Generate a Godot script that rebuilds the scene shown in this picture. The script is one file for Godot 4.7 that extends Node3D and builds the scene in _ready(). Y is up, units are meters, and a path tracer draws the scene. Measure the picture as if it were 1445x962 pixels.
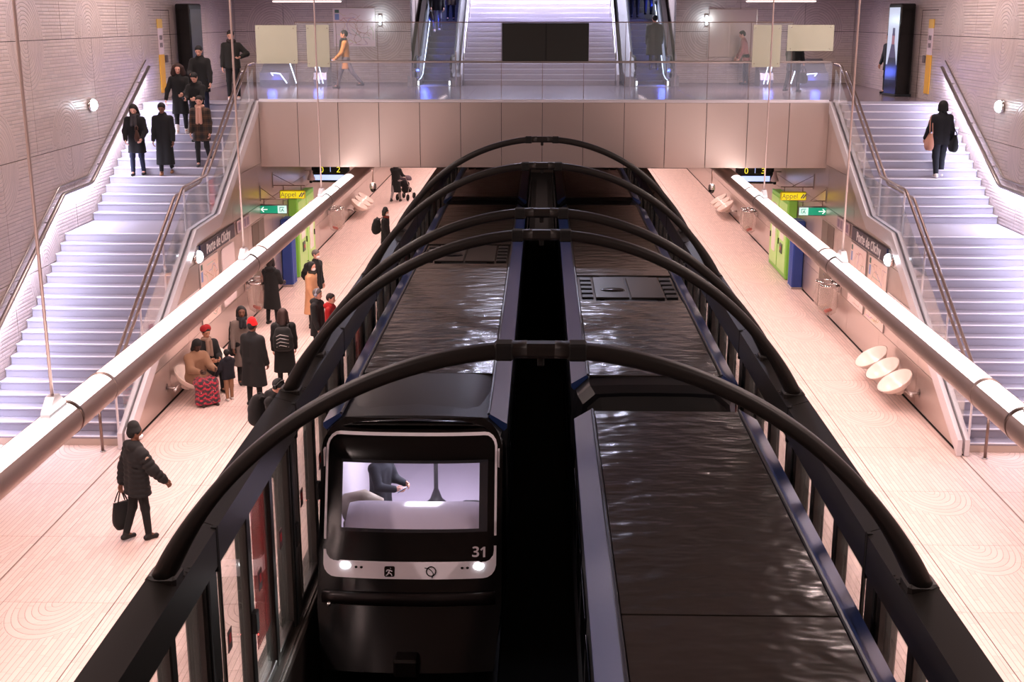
extends Node3D
# Underground metro station seen from a footbridge: y up, metres, platform floor at y = 0,
# tracks along -z, the photographer stands at x = 0, z = 0.

const MEZZ := 5.46          # upper walkway floor
const SOFFIT := 3.72        # underside of the walkway
const EDGE := 3.07          # platform edge
const WALLX := 10.4         # side walls
const INNER := 7.55         # face of the panelled wall below the stairs
const FRONT := -33.3        # front of the walkway

const STAIR_Z0 := -21.4     # first riser
const STAIR_LZ := -26.5     # landing begins
const STAIR_UZ := -28.3     # upper flight begins
const STAIR_Z1 := -32.5     # top riser
const STAIR_LY := 3.06

const TUBE_COLOR := Color(1.0, 0.86, 0.835)
const HALL_COLOR := Color(1.0, 0.89, 0.865)
const COOL_COLOR := Color(0.89, 0.89, 1.0)

var used := {}
var mats := {}
var rng := RandomNumberGenerator.new()

func _ready():
	rng.seed = 7
	setup_camera()
	setup_lights()
	make_textures()
	build_shell()
	build_inner_walls()
	build_walkway()
	build_upper_hall()
	for s in [-1, 1]:
		build_stairs(s)
		build_screen_doors(s)
		build_light_tube(s)
		build_platform_objects(s)
	build_arches()
	build_trains()
	build_upper_objects()
	build_people()

# ------------------------------------------------------------------ camera and light
func setup_camera():
	var cam := Camera3D.new()
	cam.name = "camera"
	cam.fov = 30.737
	cam.near = 0.1
	cam.far = 300.0
	cam.transform = Transform3D(Basis(Vector3(0.99971083, 0, -0.024047), Vector3(-0.00606349, 0.9676877, -0.25207885), Vector3(0.02326998, 0.25215177, 0.96740787)), Vector3(0, 7.6, 0))
	add_child(cam)
	cam.current = true
	var env := Environment.new()
	env.background_mode = Environment.BG_COLOR
	env.background_color = Color(0, 0, 0)
	env.tonemap_mode = Environment.TONE_MAPPER_LINEAR
	env.tonemap_exposure = 1.08
	env.sdfgi_enabled = true
	env.ssao_enabled = true
	env.ssil_enabled = true
	var we := WorldEnvironment.new()
	we.name = "environment"
	we.environment = env
	add_child(we)

func area(called, at, towards, size, energy, color, parent = null):
	var l := AreaLight3D.new()
	l.name = called
	l.area_size = size
	l.area_range = 80.0
	l.light_energy = energy
	l.light_color = color
	l.shadow_enabled = true
	var up = Vector3.UP if abs(towards.normalized().y) < 0.9 else Vector3(0, 0, -1)
	var x = towards.cross(up).normalized()
	var b := Basis(x, x.cross(towards).normalized(), -towards.normalized())
	l.transform = Transform3D(b, at)
	(parent if parent else self).add_child(l, true)
	return l

# the large luminaires below the vault of the hall and above the upper landing
var hall_lamps := [[-7.0, 8.11, -38.0, 2.0], [7.0, 8.11, -38.0, 2.0], [-8.0, 10.2, -30.0, 4.0], [8.0, 10.2, -30.0, 4.0], [-8.0, 10.2, -22.0, 4.0], [8.0, 10.2, -22.0, 4.0], [-8.0, 10.2, -14.0, 4.0], [8.0, 10.2, -14.0, 4.0], [-8.0, 10.2, -6.0, 4.0], [8.0, 10.2, -6.0, 4.0]]
const HALL_ENERGY := 29.0
const UPPER_ENERGY := 22.0
const WELL_ENERGY := 55.0
func setup_lights():
	for i in hall_lamps.size():
		var a = hall_lamps[i]
		area("hall_lamp_light", Vector3(a[0], a[1] - 0.09, a[2]), Vector3.DOWN, Vector2(0.3, a[3]) if i > 1 else Vector2(a[3], 0.3), HALL_ENERGY if i > 1 else UPPER_ENERGY, HALL_COLOR)
	# cool daylight lamps over the central stairs of the upper hall
	for x in [-1.4, 1.4]:
		area("stairwell_lamp_light", Vector3(x, 10.6, -45.6), Vector3.DOWN, Vector2(1.6, 0.4), WELL_ENERGY, COOL_COLOR)

# ------------------------------------------------------------------ helpers
func numbered(called, parent = null):
	var key = str(called) if parent == null else str(parent.get_instance_id()) + "/" + str(called)
	var n = used.get(key, 0)
	used[key] = n + 1
	return called if n == 0 else "%s_%03d" % [called, n]

func mat(key, color = Color.WHITE, rough = 0.7, metal = 0.0):
	if mats.has(key): return mats[key]
	var m := StandardMaterial3D.new()
	m.resource_name = key
	m.albedo_color = color
	m.roughness = rough
	m.metallic = metal
	mats[key] = m
	return m

func glow(key, color, energy):
	if mats.has(key): return mats[key]
	var m = mat(key, Color(0.9, 0.9, 0.9), 0.5)
	m.emission_enabled = true
	m.emission = color
	m.emission_energy_multiplier = energy
	return m

func glass(key, color, alpha, rough = 0.03):
	if mats.has(key): return mats[key]
	var m = mat(key, Color(color.r, color.g, color.b, alpha), rough)
	m.transparency = BaseMaterial3D.TRANSPARENCY_ALPHA
	return m

func begin(smooth = false):
	var s := SurfaceTool.new()
	s.begin(Mesh.PRIMITIVE_TRIANGLES)
	s.set_smooth_group(0 if smooth else -1)
	return s

func tri(s, a, b, c, out):
	if (b - a).cross(c - a).dot(out) > 0.0:
		s.add_vertex(a); s.add_vertex(c); s.add_vertex(b)
	else:
		s.add_vertex(a); s.add_vertex(b); s.add_vertex(c)

func quad(s, a, b, c, d, out):
	tri(s, a, b, c, out)
	tri(s, a, c, d, out)

func commit(s):
	s.generate_normals()
	return s.commit()

func put(called, mesh, material, parent, at = Vector3.ZERO, basis = Basis.IDENTITY):
	var o := MeshInstance3D.new()
	o.mesh = mesh if mesh is Mesh else commit(mesh)
	o.material_override = material
	o.name = numbered(called, null if parent == self else parent)
	o.transform = Transform3D(basis, at)
	parent.add_child(o, true)
	return o

func thing(called, label, category, at = Vector3.ZERO, turn = 0.0, group = ""):
	var o := Node3D.new()
	o.name = numbered(called)
	add_child(o, true)
	o.position = at
	o.rotation.y = turn
	o.set_meta("label", label)
	o.set_meta("category", category)
	if group: o.set_meta("group", group)
	return o

func tag(o, label, category, group = ""):
	o.set_meta("label", label)
	o.set_meta("category", category)
	if group: o.set_meta("group", group)
	return o

func setting(called):
	var o := Node3D.new()
	o.name = numbered(called)
	add_child(o, true)
	o.set_meta("kind", "structure")
	return o

func side_word(s): return "left" if s < 0 else "right"

# a box with chamfered edges, centred on xf
func add_box(s, at, size, bev = 0.006, basis = Basis.IDENTITY):
	var h = size * 0.5
	var v = min(bev, min(h.x, min(h.y, h.z)) * 0.49)
	for ax in 3:
		var a1 = (ax + 1) % 3
		var a2 = (ax + 2) % 3
		for sg in [-1.0, 1.0]:
			var n = Vector3.ZERO; n[ax] = sg
			var p = []
			for k in [[-1, -1], [1, -1], [1, 1], [-1, 1]]:
				var w = Vector3.ZERO
				w[ax] = sg * h[ax]; w[a1] = k[0] * (h[a1] - v); w[a2] = k[1] * (h[a2] - v)
				p.append(at + basis * w)
			quad(s, p[0], p[1], p[2], p[3], basis * n)
			if v <= 0.0: continue
			for sh in [-1.0, 1.0]:          # the edge between faces ax and a1
				var e = []
				for t in [-1.0, 1.0]:
					var w1 = Vector3.ZERO; w1[ax] = sg * h[ax]; w1[a1] = sh * (h[a1] - v); w1[a2] = t * (h[a2] - v)
					var w2 = Vector3.ZERO; w2[ax] = sg * (h[ax] - v); w2[a1] = sh * h[a1]; w2[a2] = t * (h[a2] - v)
					e.append(at + basis * w1); e.append(at + basis * w2)
				var n2 = Vector3.ZERO; n2[ax] = sg; n2[a1] = sh
				quad(s, e[0], e[1], e[3], e[2], basis * n2)
	if v > 0.0:
		for cx in [-1.0, 1.0]:
			for cy in [-1.0, 1.0]:
				for cz in [-1.0, 1.0]:
					var a = at + basis * Vector3(cx * h.x, cy * (h.y - v), cz * (h.z - v))
					var b = at + basis * Vector3(cx * (h.x - v), cy * h.y, cz * (h.z - v))
					var c = at + basis * Vector3(cx * (h.x - v), cy * (h.y - v), cz * h.z)
					tri(s, a, b, c, basis * Vector3(cx, cy, cz))

var box_cache := {}
func box_mesh(size, bev = 0.006):
	var k = [size.snapped(Vector3.ONE * 0.0005), bev]
	if not box_cache.has(k):
		var s = begin()
		add_box(s, Vector3.ZERO, size, bev)
		box_cache[k] = commit(s)
	return box_cache[k]

func put_box(called, at, size, material, parent, bev = 0.006, basis = Basis.IDENTITY):
	return put(called, box_mesh(size, bev), material, parent, at, basis)

# box given by its two corners
func put_span(called, a, b, material, parent, bev = 0.006):
	return put_box(called, (a + b) * 0.5, (b - a).abs(), material, parent, bev)

func rings(s, list, caps = true):
	for i in list.size() - 1:
		var a = list[i]
		var b = list[i + 1]
		var n = a.size()
		var c = Vector3.ZERO
		for k in n: c += a[k] + b[k]
		c /= 2.0 * n
		for k in n:
			var l = (k + 1) % n
			var m = (a[k] + a[l] + b[k] + b[l]) * 0.25
			quad(s, a[k], a[l], b[l], b[k], m - c)
	if caps:
		for e in [0, list.size() - 1]:
			var r = list[e]
			var c2 = Vector3.ZERO
			for v in r: c2 += v
			c2 /= r.size()
			var c3 = Vector3.ZERO
			var o = list[1 if e == 0 else list.size() - 2]
			for v in o: c3 += v
			c3 /= o.size()
			for k in r.size(): tri(s, c2, r[k], r[(k + 1) % r.size()], c2 - c3)

# tube along points; r a number or a list; wide/high stretch the section
func add_tube(s, pts, r, sides = 10, wide = 1.0, high = 1.0, upv = Vector3.UP, caps = true):
	var list = []
	for i in pts.size():
		var t = (pts[min(i + 1, pts.size() - 1)] - pts[max(i - 1, 0)]).normalized()
		var u = upv if abs(t.dot(upv)) < 0.97 else Vector3(0.31, 0.1, 0.94).normalized()
		var x = t.cross(u).normalized()
		var y = x.cross(t).normalized()
		var rr = r[i] if r is Array else r
		var ring = []
		for k in sides:
			var a = TAU * k / sides
			ring.append(pts[i] + x * cos(a) * rr * wide + y * sin(a) * rr * high)
		list.append(ring)
	rings(s, list, caps)

func add_lathe(s, profile, seg = 20, xf = Transform3D.IDENTITY, caps = false):
	var list = []
	for p in profile:
		var ring = []
		for k in seg:
			var a = TAU * k / seg
			ring.append(xf * Vector3(cos(a) * p.x, p.y, sin(a) * p.x))
		list.append(ring)
	rings(s, list, caps)

# polygon in (z, y) pushed out from x0 to x1
func add_prism_x(s, poly, x0, x1):
	add_prism(s, poly, func(p, t): return Vector3(lerp(x0, x1, t), p.y, p.x))

func add_prism(s, poly, place):
	var idx = Geometry2D.triangulate_polygon(poly)
	var along = place.call(poly[0], 1.0) - place.call(poly[0], 0.0)
	for i in range(0, idx.size(), 3):
		for t in [0.0, 1.0]:
			tri(s, place.call(poly[idx[i]], t), place.call(poly[idx[i + 1]], t), place.call(poly[idx[i + 2]], t), along * (1.0 if t > 0.5 else -1.0))
	var cw = Geometry2D.is_polygon_clockwise(poly)
	for i in poly.size():
		var j = (i + 1) % poly.size()
		var e = poly[j] - poly[i]
		var o = Vector2(e.y, -e.x) * (-1.0 if cw else 1.0)
		var out = place.call(poly[i] + o, 0.0) - place.call(poly[i], 0.0)
		quad(s, place.call(poly[i], 0.0), place.call(poly[j], 0.0), place.call(poly[j], 1.0), place.call(poly[i], 1.0), out)

func round_rect(w, h, r, n = 5):
	var p := PackedVector2Array()
	for c in [[1, 1, 0.0], [-1, 1, 90.0], [-1, -1, 180.0], [1, -1, 270.0]]:
		for k in n + 1:
			var a = deg_to_rad(c[2] + 90.0 * k / n)
			p.append(Vector2(c[0] * (w * 0.5 - r) + cos(a) * r, c[1] * (h * 0.5 - r) + sin(a) * r))
	return p

func text(called, words, size, depth, material, parent, at, basis = Basis.IDENTITY, font_name = "Droid Sans", weight = 400):
	var t := TextMesh.new()
	t.text = words
	var f := SystemFont.new()
	f.font_names = PackedStringArray([font_name])
	f.font_weight = weight
	t.font = f
	t.font_size = 64
	t.pixel_size = size / 64.0
	t.depth = depth
	t.curve_step = 2.0
	return put(called, t, material, parent, at, basis)

func stairs_y(z):
	if z > STAIR_Z0: return 0.0
	if z > STAIR_LZ: return 0.17 * (floor((STAIR_Z0 - z) / 0.3) + 1)
	if z > STAIR_UZ: return STAIR_LY
	if z > STAIR_Z1: return STAIR_LY + 2.4 / 14 * (floor((STAIR_UZ - z) / (4.2 / 13)) + 1)
	return MEZZ

# ------------------------------------------------------------------ textures
var tile_wall: StandardMaterial3D
var tile_floor := []

func hash01(a, b):
	var h = (int(a) * 73856093) ^ (int(b) * 19349663)
	h = (h ^ (h >> 13)) * 1274126177
	return float((h ^ (h >> 16)) & 1023) / 1023.0

# narrow tiles in rows; in the motifs the rows bend into concentric ovals like finger prints
func tile_maps(wm, hm, ppm, row, length, motifs, along_v, joint, base, spread):
	var w := int(round(wm * ppm))
	var h := int(round(hm * ppm))
	var rows_n := int(round((wm if along_v else hm) / row))
	var rr: float = (wm if along_v else hm) / rows_n
	var cols := PackedByteArray(); cols.resize(w * h * 3)
	var hts := PackedByteArray(); hts.resize(w * h)
	var jw: float = joint / rr
	for py in h:
		for px in w:
			var x: float = (px + 0.5) / ppm
			var y: float = (py + 0.5) / ppm
			var a: float = x if along_v else y
			var b: float = y if along_v else x
			var id1 := 0
			var inm := false
			for m in motifs:
				var dx: float = x - m[0]
				if m[4] == 1: dx = fposmod(dx + wm * 0.5, wm) - wm * 0.5
				var dy: float = y - m[1]
				if m[4] == 1: dy = fposmod(dy + hm * 0.5, hm) - hm * 0.5
				if m[4] == 2 and dy < 0.0: continue
				var ex: float = dx / m[2]
				var ey: float = dy / m[3]
				var q: float = ex * ex + ey * ey
				if q < 1.0:
					var r: float = sqrt(q) * m[2]
					a = r + 40.0 * rr
					b = atan2(ey, ex) * max(r, 0.03)
					inm = true
					break
			var ra: float = a / rr
			var ri: int = int(floor(ra))
			var fa: float = ra - ri
			if not inm: ri = posmod(ri, rows_n)
			var off: float = hash01(ri, 5) * length
			var rb: float = (b + off) / length
			var fb: float = rb - floor(rb)
			var t: float = hash01(ri, int(floor(rb)))
			var jb: float = joint / length
			var edge: bool = fa < jw or fb < jb
			var k: float = 0.70 if fa < jw else 0.86 if edge else 1.0 + (t - 0.5) * spread
			var i: int = (py * w + px)
			cols[i * 3] = int(clamp(base.r * k, 0, 1) * 255.0)
			cols[i * 3 + 1] = int(clamp(base.g * k * (0.985 if edge else 1.0), 0, 1) * 255.0)
			cols[i * 3 + 2] = int(clamp(base.b * k * (0.97 if edge else 1.0), 0, 1) * 255.0)
			# each tile is a little cushioned and lies a little crooked
			var dome: float = 4.0 * fa * (1.0 - fa)
			hts[i] = int(0.0 if edge else clamp(150.0 + 60.0 * dome + 90.0 * (t - 0.5) * (fa - 0.5), 0.0, 255.0))
	var ci := Image.create_from_data(w, h, false, Image.FORMAT_RGB8, cols)
	var hi := Image.create_from_data(w, h, false, Image.FORMAT_L8, hts)
	hi.convert(Image.FORMAT_RGBA8)
	hi.bump_map_to_normal_map(2.2)
	return [ImageTexture.create_from_image(ci), ImageTexture.create_from_image(hi)]

func tiled(key, maps, rough, nscale, scale):
	var m = mat(key, Color.WHITE, rough)
	m.albedo_texture = maps[0]
	m.normal_enabled = true
	m.normal_texture = maps[1]
	m.normal_scale = nscale
	m.uv1_scale = scale
	return m

func noise_tex(key, freq, low, high, size = 256, octaves = 4):
	var n := FastNoiseLite.new()
	n.seed = hash(key) % 1000
	n.frequency = freq
	n.fractal_octaves = octaves
	var im := n.get_seamless_image(size, size)
	var out := Image.create(size, size, false, Image.FORMAT_RGB8)
	for y in size:
		for x in size:
			out.set_pixel(x, y, low.lerp(high, im.get_pixel(x, y).r))
	return ImageTexture.create_from_image(out)

func make_textures():
	# the wall repeats every 3.65 m along and 4.6 m up, with two rows of motifs half a step apart
	tile_wall = tiled("wall_tiles", tile_maps(3.65, 4.6, 190.0, 0.072, 0.36, [[0.0, 0.0, 0.92, 1.05, 1], [1.825, 2.3, 0.92, 1.05, 1]], false, 0.007, Color(0.765, 0.70, 0.675), 0.06), 0.28, 0.8, Vector3.ONE)
	tile_floor.append(tiled("floor_tiles_plain", tile_maps(2.63, 2.17, 170.0, 0.075, 0.42, [], true, 0.006, Color(0.87, 0.775, 0.74), 0.06), 0.42, 0.25, Vector3.ONE))
	tile_floor.append(tiled("floor_tiles_oval", tile_maps(2.63, 2.17, 170.0, 0.075, 0.42, [[0.75, 0.0, 0.62, 1.05, 2]], true, 0.006, Color(0.87, 0.775, 0.74), 0.06), 0.42, 0.25, Vector3.ONE))
	var steel = mat("steel_panel", Color(0.82, 0.765, 0.74), 0.30, 0.8)
	var wavy := FastNoiseLite.new()
	wavy.seed = 5; wavy.frequency = 0.012; wavy.fractal_octaves = 3
	var wi := wavy.get_seamless_image(512, 512)
	wi.convert(Image.FORMAT_RGBA8)
	wi.bump_map_to_normal_map(5.0)
	var roof = mat("train_roof", Color(0.185, 0.168, 0.155), 0.17)
	roof.normal_enabled = true
	roof.normal_texture = ImageTexture.create_from_image(wi)
	roof.normal_scale = 0.38
	roof.uv1_triplanar = true
	roof.uv1_scale = Vector3(0.2, 0.4, 0.4)
	mat("blue_strip", Color(0.16, 0.25, 0.46), 0.3, 0.15)
	mat("train_body", Color(0.075, 0.08, 0.095), 0.36, 0.2)
	mat("train_black", Color(0.012, 0.012, 0.014), 0.18)
	mat("screen_black", Color(0.135, 0.124, 0.114), 0.4, 0.1)
	mat("arch_black", Color(0.12, 0.104, 0.094), 0.42, 0.1)
	mat("rubber", Color(0.02, 0.02, 0.02), 0.8)
	mat("chrome", Color(0.82, 0.80, 0.80), 0.18, 1.0)
	mat("satin_steel", Color(0.72, 0.69, 0.68), 0.34, 0.95)
	mat("rail_brown", Color(0.54, 0.46, 0.43), 0.3, 0.8)
	mat("step_stone", Color(0.56, 0.54, 0.59), 0.42)
	mat("step_pale", Color(0.74, 0.72, 0.77), 0.4)
	mat("white_steel", Color(0.86, 0.84, 0.86), 0.35, 0.3)
	mat("dark_joint", Color(0.14, 0.10, 0.08), 0.9)
	mat("concrete_dark", Color(0.05, 0.048, 0.045), 0.9)
	mat("white_plastic", Color(0.93, 0.86, 0.82), 0.22)
	mat("plaster", Color(0.62, 0.56, 0.53), 0.85)
	glass("clear_glass", Color(0.86, 0.95, 0.93), 0.06)
	glass("screen_glass", Color(0.80, 0.86, 0.95), 0.13)

# ------------------------------------------------------------------ shell of the station
func vert_uv(s, p, uv):
	s.set_uv(uv); s.add_vertex(p)

func quad_uv(s, p, uv, out):
	if (p[1] - p[0]).cross(p[2] - p[0]).dot(out) > 0.0:
		p = [p[0], p[3], p[2], p[1]]; uv = [uv[0], uv[3], uv[2], uv[1]]
	for k in [0, 1, 2, 0, 2, 3]: vert_uv(s, p[k], uv[k])

func commit_uv(s):
	s.generate_normals(); s.generate_tangents()
	return s.commit()

# a panel standing across x, its visible face at x, running to x + depth (depth may be negative)
func panel_x(x, z0, z1, y0, y1, depth):
	var s = begin()
	var f = func(z, y): return Vector2((z + 25.4) / 3.65, (7.15 - y) / 4.6)
	var out = Vector3(-sign(depth), 0, 0)
	quad_uv(s, [Vector3(x, y0, z0), Vector3(x, y0, z1), Vector3(x, y1, z1), Vector3(x, y1, z0)], [f.call(z0, y0), f.call(z1, y0), f.call(z1, y1), f.call(z0, y1)], out)
	var b = x + depth
	for e in [[Vector3(x, y0, z0), Vector3(x, y0, z1), Vector3(0, -1, 0)], [Vector3(x, y1, z0), Vector3(x, y1, z1), Vector3(0, 1, 0)], [Vector3(x, y0, z0), Vector3(x, y1, z0), Vector3(0, 0, z0 - z1)], [Vector3(x, y0, z1), Vector3(x, y1, z1), Vector3(0, 0, z1 - z0)]]:
		var p = e[0]; var q = e[1]
		quad_uv(s, [p, q, Vector3(b, q.y, q.z), Vector3(b, p.y, p.z)], [f.call(p.z, p.y), f.call(q.z, q.y), f.call(q.z, q.y), f.call(p.z, p.y)], e[2])
	return commit_uv(s)

func panel_z(z, x0, x1, y0, y1, depth):
	var s = begin()
	var f = func(x, y): return Vector2(x / 3.65 + 0.5, (7.15 - y) / 4.6)
	quad_uv(s, [Vector3(x0, y0, z), Vector3(x1, y0, z), Vector3(x1, y1, z), Vector3(x0, y1, z)], [f.call(x0, y0), f.call(x1, y0), f.call(x1, y1), f.call(x0, y1)], Vector3(0, 0, 1))
	for e in [[Vector3(x0, y0, z), Vector3(x1, y0, z), Vector3(0, -1, 0)], [Vector3(x0, y1, z), Vector3(x1, y1, z), Vector3(0, 1, 0)], [Vector3(x0, y0, z), Vector3(x0, y1, z), Vector3(x0 - x1, 0, 0)], [Vector3(x1, y0, z), Vector3(x1, y1, z), Vector3(x1 - x0, 0, 0)]]:
		var p = e[0]; var q = e[1]
		quad_uv(s, [p, q, q - Vector3(0, 0, depth), p - Vector3(0, 0, depth)], [f.call(p.x, p.y), f.call(q.x, q.y), f.call(q.x, q.y), f.call(p.x, p.y)], e[2])
	return commit_uv(s)

func floor_mesh(w, d, mirror):
	var s = begin()
	var x0 = -w * 0.5; var x1 = w * 0.5; var z0 = -d * 0.5; var z1 = d * 0.5
	var f = func(x, z): return Vector2(((x1 - x) if mirror else (x - x0)) / 2.63, (z - z0) / 2.17)
	quad_uv(s, [Vector3(x0, 0, z0), Vector3(x1, 0, z0), Vector3(x1, 0, z1), Vector3(x0, 0, z1)], [f.call(x0, z0), f.call(x1, z0), f.call(x1, z1), f.call(x0, z1)], Vector3.UP)
	for e in [[Vector3(x0, 0, z0), Vector3(x1, 0, z0), Vector3(0, 0, -1)], [Vector3(x0, 0, z1), Vector3(x1, 0, z1), Vector3(0, 0, 1)], [Vector3(x0, 0, z0), Vector3(x0, 0, z1), Vector3(-1, 0, 0)], [Vector3(x1, 0, z0), Vector3(x1, 0, z1), Vector3(1, 0, 0)]]:
		var p = e[0]; var q = e[1]; var dn = Vector3(0, -0.03, 0)
		quad_uv(s, [p, q, q + dn, p + dn], [f.call(p.x, p.z), f.call(q.x, q.z), f.call(q.x, q.z), f.call(p.x, p.z)], e[2])
	return commit_uv(s)

func build_shell():
	var joint = mats["dark_joint"]
	# platforms
	for s in [-1, 1]:
		var fl = setting("floor_" + side_word(s))
		put_span("floor_bed", Vector3(s * EDGE, -1.6, 6.0), Vector3(s * (WALLX + 0.3), -0.02, -76.0), joint, fl, 0.0)
		var bands = [[EDGE + 0.02, 5.695], [5.705, 7.525], [7.545, WALLX]]
		for bi in 3:
			var b = bands[bi]
			var mesh = floor_mesh(b[1] - b[0], 2.162, s < 0)
			for k in range(-8, 21):
				var zf = -21.6 - 2.17 * k
				if bi == 2 and zf < -22.0: continue
				var v = 1 if (k * 5 + bi * 3 + (1 if s < 0 else 0)) % 3 != 0 and bi != 2 or (bi == 2 and k % 2 == 0) else 0
				put("floor_slab", mesh, tile_floor[v], fl, Vector3(s * (b[0] + b[1]) * 0.5, 0, zf + 1.085))
		put_span("platform_edge", Vector3(s * (EDGE - 0.04), -0.12, 4.0), Vector3(s * (EDGE + 0.015), 0.0, -70.0), mat("edge_stone", Color(0.3, 0.27, 0.25), 0.6), fl, 0.01)
	var tb = setting("floor_trackbed")
	put_span("bed", Vector3(-EDGE, -1.9, 6.0), Vector3(EDGE, -1.55, -76.0), mats["concrete_dark"], tb, 0.0)
	for x in [-1.7, 1.7]:
		for d in [-0.98, 0.98]:
			put_span("running_track", Vector3(x + d - 0.15, -1.55, 5.0), Vector3(x + d + 0.15, -1.3, -72.0), mat("track_steel", Color(0.12, 0.10, 0.09), 0.5, 0.7), tb, 0.01)
	# side walls, in large panels of small tiles; the joints run at 4.85 m and 7.15 m
	for s in [-1, 1]:
		var w = setting("wall_" + side_word(s))
		put_span("wall_core", Vector3(s * (WALLX + 0.03), -0.02, 6.0), Vector3(s * (WALLX + 0.5), 11.6, -44.0), joint, w, 0.0)
		var ys = [0.0, 2.55, 4.85, 7.15, 9.45, 11.5]
		for i in 5:
			var z0 = 5.5 if i != 2 else 3.7
			while z0 > -43.9:
				var z1 = max(z0 - 3.65, -43.9)
				put("wall_panel", panel_x(s * WALLX, z0 - 0.006, z1 + 0.006, ys[i] + 0.007, ys[i + 1] - 0.007, s * 0.05), tile_wall, w)
				z0 = z1
	# back wall of the upper hall, on both sides of the central stairs
	var wb = setting("wall_back")
	for s in [-1, 1]:
		put_span("wall_core", Vector3(s * 4.45, MEZZ, -43.04), Vector3(s * (WALLX + 0.5), 11.6, -43.6), joint, wb, 0.0)
		for r in [[MEZZ, 7.15], [7.15, 9.45], [9.45, 11.5]]:
			var x0 = 4.45
			for x1 in [6.6, 8.75, WALLX]:
				put("wall_panel", panel_z(-43.0, min(s * x0, s * x1) + 0.006, max(s * x0, s * x1) - 0.006, r[0] + 0.007, r[1] - 0.007, 0.05), tile_wall, wb)
				x0 = x1
	# walls of the stairwell behind, the ends of the hall, the vault
	for s in [-1, 1]:
		var w2 = setting("wall_stairwell_" + side_word(s))
		put_span("stairwell_wall", Vector3(s * 4.45, MEZZ, -43.05), Vector3(s * 4.75, 16.0, -62.0), mats["plaster"], w2, 0.0)
	var we = setting("wall_stairwell_end")
	put_span("end_wall", Vector3(-4.75, MEZZ, -62.0), Vector3(4.75, 16.0, -62.4), mats["plaster"], we, 0.0)
	var wr = setting("wall_behind")
	put_span("end_wall", Vector3(-WALLX - 0.5, -1.9, 6.0), Vector3(WALLX + 0.5, 11.6, 6.4), mats["plaster"], wr, 0.0)
	var wt = setting("wall_tunnel_end")
	put_span("end_wall", Vector3(-WALLX - 0.5, -1.9, -76.0), Vector3(WALLX + 0.5, SOFFIT, -76.4), mat("tunnel", Color(0.25, 0.22, 0.2), 0.9), wt, 0.0)
	var c = setting("ceiling")
	put_span("vault", Vector3(-WALLX - 0.5, 11.5, 6.4), Vector3(WALLX + 0.5, 11.8, -43.6), mat("vault", Color(0.42, 0.38, 0.36), 0.8), c, 0.0)
	put_span("stairwell_vault", Vector3(-4.75, 15.9, -43.6), Vector3(4.75, 16.2, -62.4), mats["plaster"], c, 0.0)
	put_span("stairwell_lintel", Vector3(-4.75, 11.5, -43.3), Vector3(4.75, 16.0, -43.6), mats["plaster"], c, 0.0)
	# luminaires of the hall
	for i in hall_lamps.size():
		var a = hall_lamps[i]
		var l = thing("ceiling_lamp", ("flat white ceiling lamp above the upper walkway, " if i < 2 else "long white ceiling lamp under the hall vault, %s from the camera, " % ["", "", "fourth", "fourth", "third", "third", "second", "second", "first", "first"][i]) + side_word(a[0]) + " side", "lamp", Vector3(a[0], a[1], a[2]), 0, "ceiling lamps")
		var along = Basis.IDENTITY if i < 2 else Basis(Vector3.UP, PI / 2)
		put_box("housing", Vector3(0, 0.03, 0), Vector3(a[3] + 0.1, 0.1, 0.4), mats["satin_steel"], l, 0.02, along)
		put_box("diffuser", Vector3(0, -0.045, 0), Vector3(a[3], 0.04, 0.3), glow("hall_diffuser", HALL_COLOR, 2.0), l, 0.01, along)
		for dx in [-0.4, 0.4]:
			var st = begin()
			add_tube(st, [along * Vector3(dx * a[3], 0.07, 0), along * Vector3(dx * a[3], 11.49 - a[1], 0)], 0.012, 6)
			put("suspension", st, mats["satin_steel"], l)
	for x in [-1.4, 1.4]:
		var l2 = thing("ceiling_lamp", "cool white lamp above the central stairs, " + side_word(x) + " one", "lamp", Vector3(x, 10.72, -45.6), 0, "stairwell lamps")
		put_box("housing", Vector3(0, 0.03, 0), Vector3(1.7, 0.1, 0.5), mats["satin_steel"], l2, 0.02)
		put_box("diffuser", Vector3(0, -0.045, 0), Vector3(1.6, 0.04, 0.4), glow("cool_diffuser", COOL_COLOR, 2.0), l2, 0.01)
		var st2 = begin()
		add_tube(st2, [Vector3(0, 0.07, 0), Vector3(0, 5.2, 0)], 0.015, 6)
		put("suspension", st2, mats["satin_steel"], l2)

# stringer of the side stairs as (z, y)
var stringer := [Vector2(-21.15, 0.31), Vector2(-26.35, 3.17), Vector2(-28.4, 3.21), Vector2(-32.9, 5.5)]
func path_y(path, z):
	for i in path.size() - 1:
		if z <= path[i].x and z >= path[i + 1].x:
			return lerp(path[i].y, path[i + 1].y, (z - path[i].x) / (path[i + 1].x - path[i].x))
	return path[0].y if z > path[0].x else path[-1].y

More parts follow.
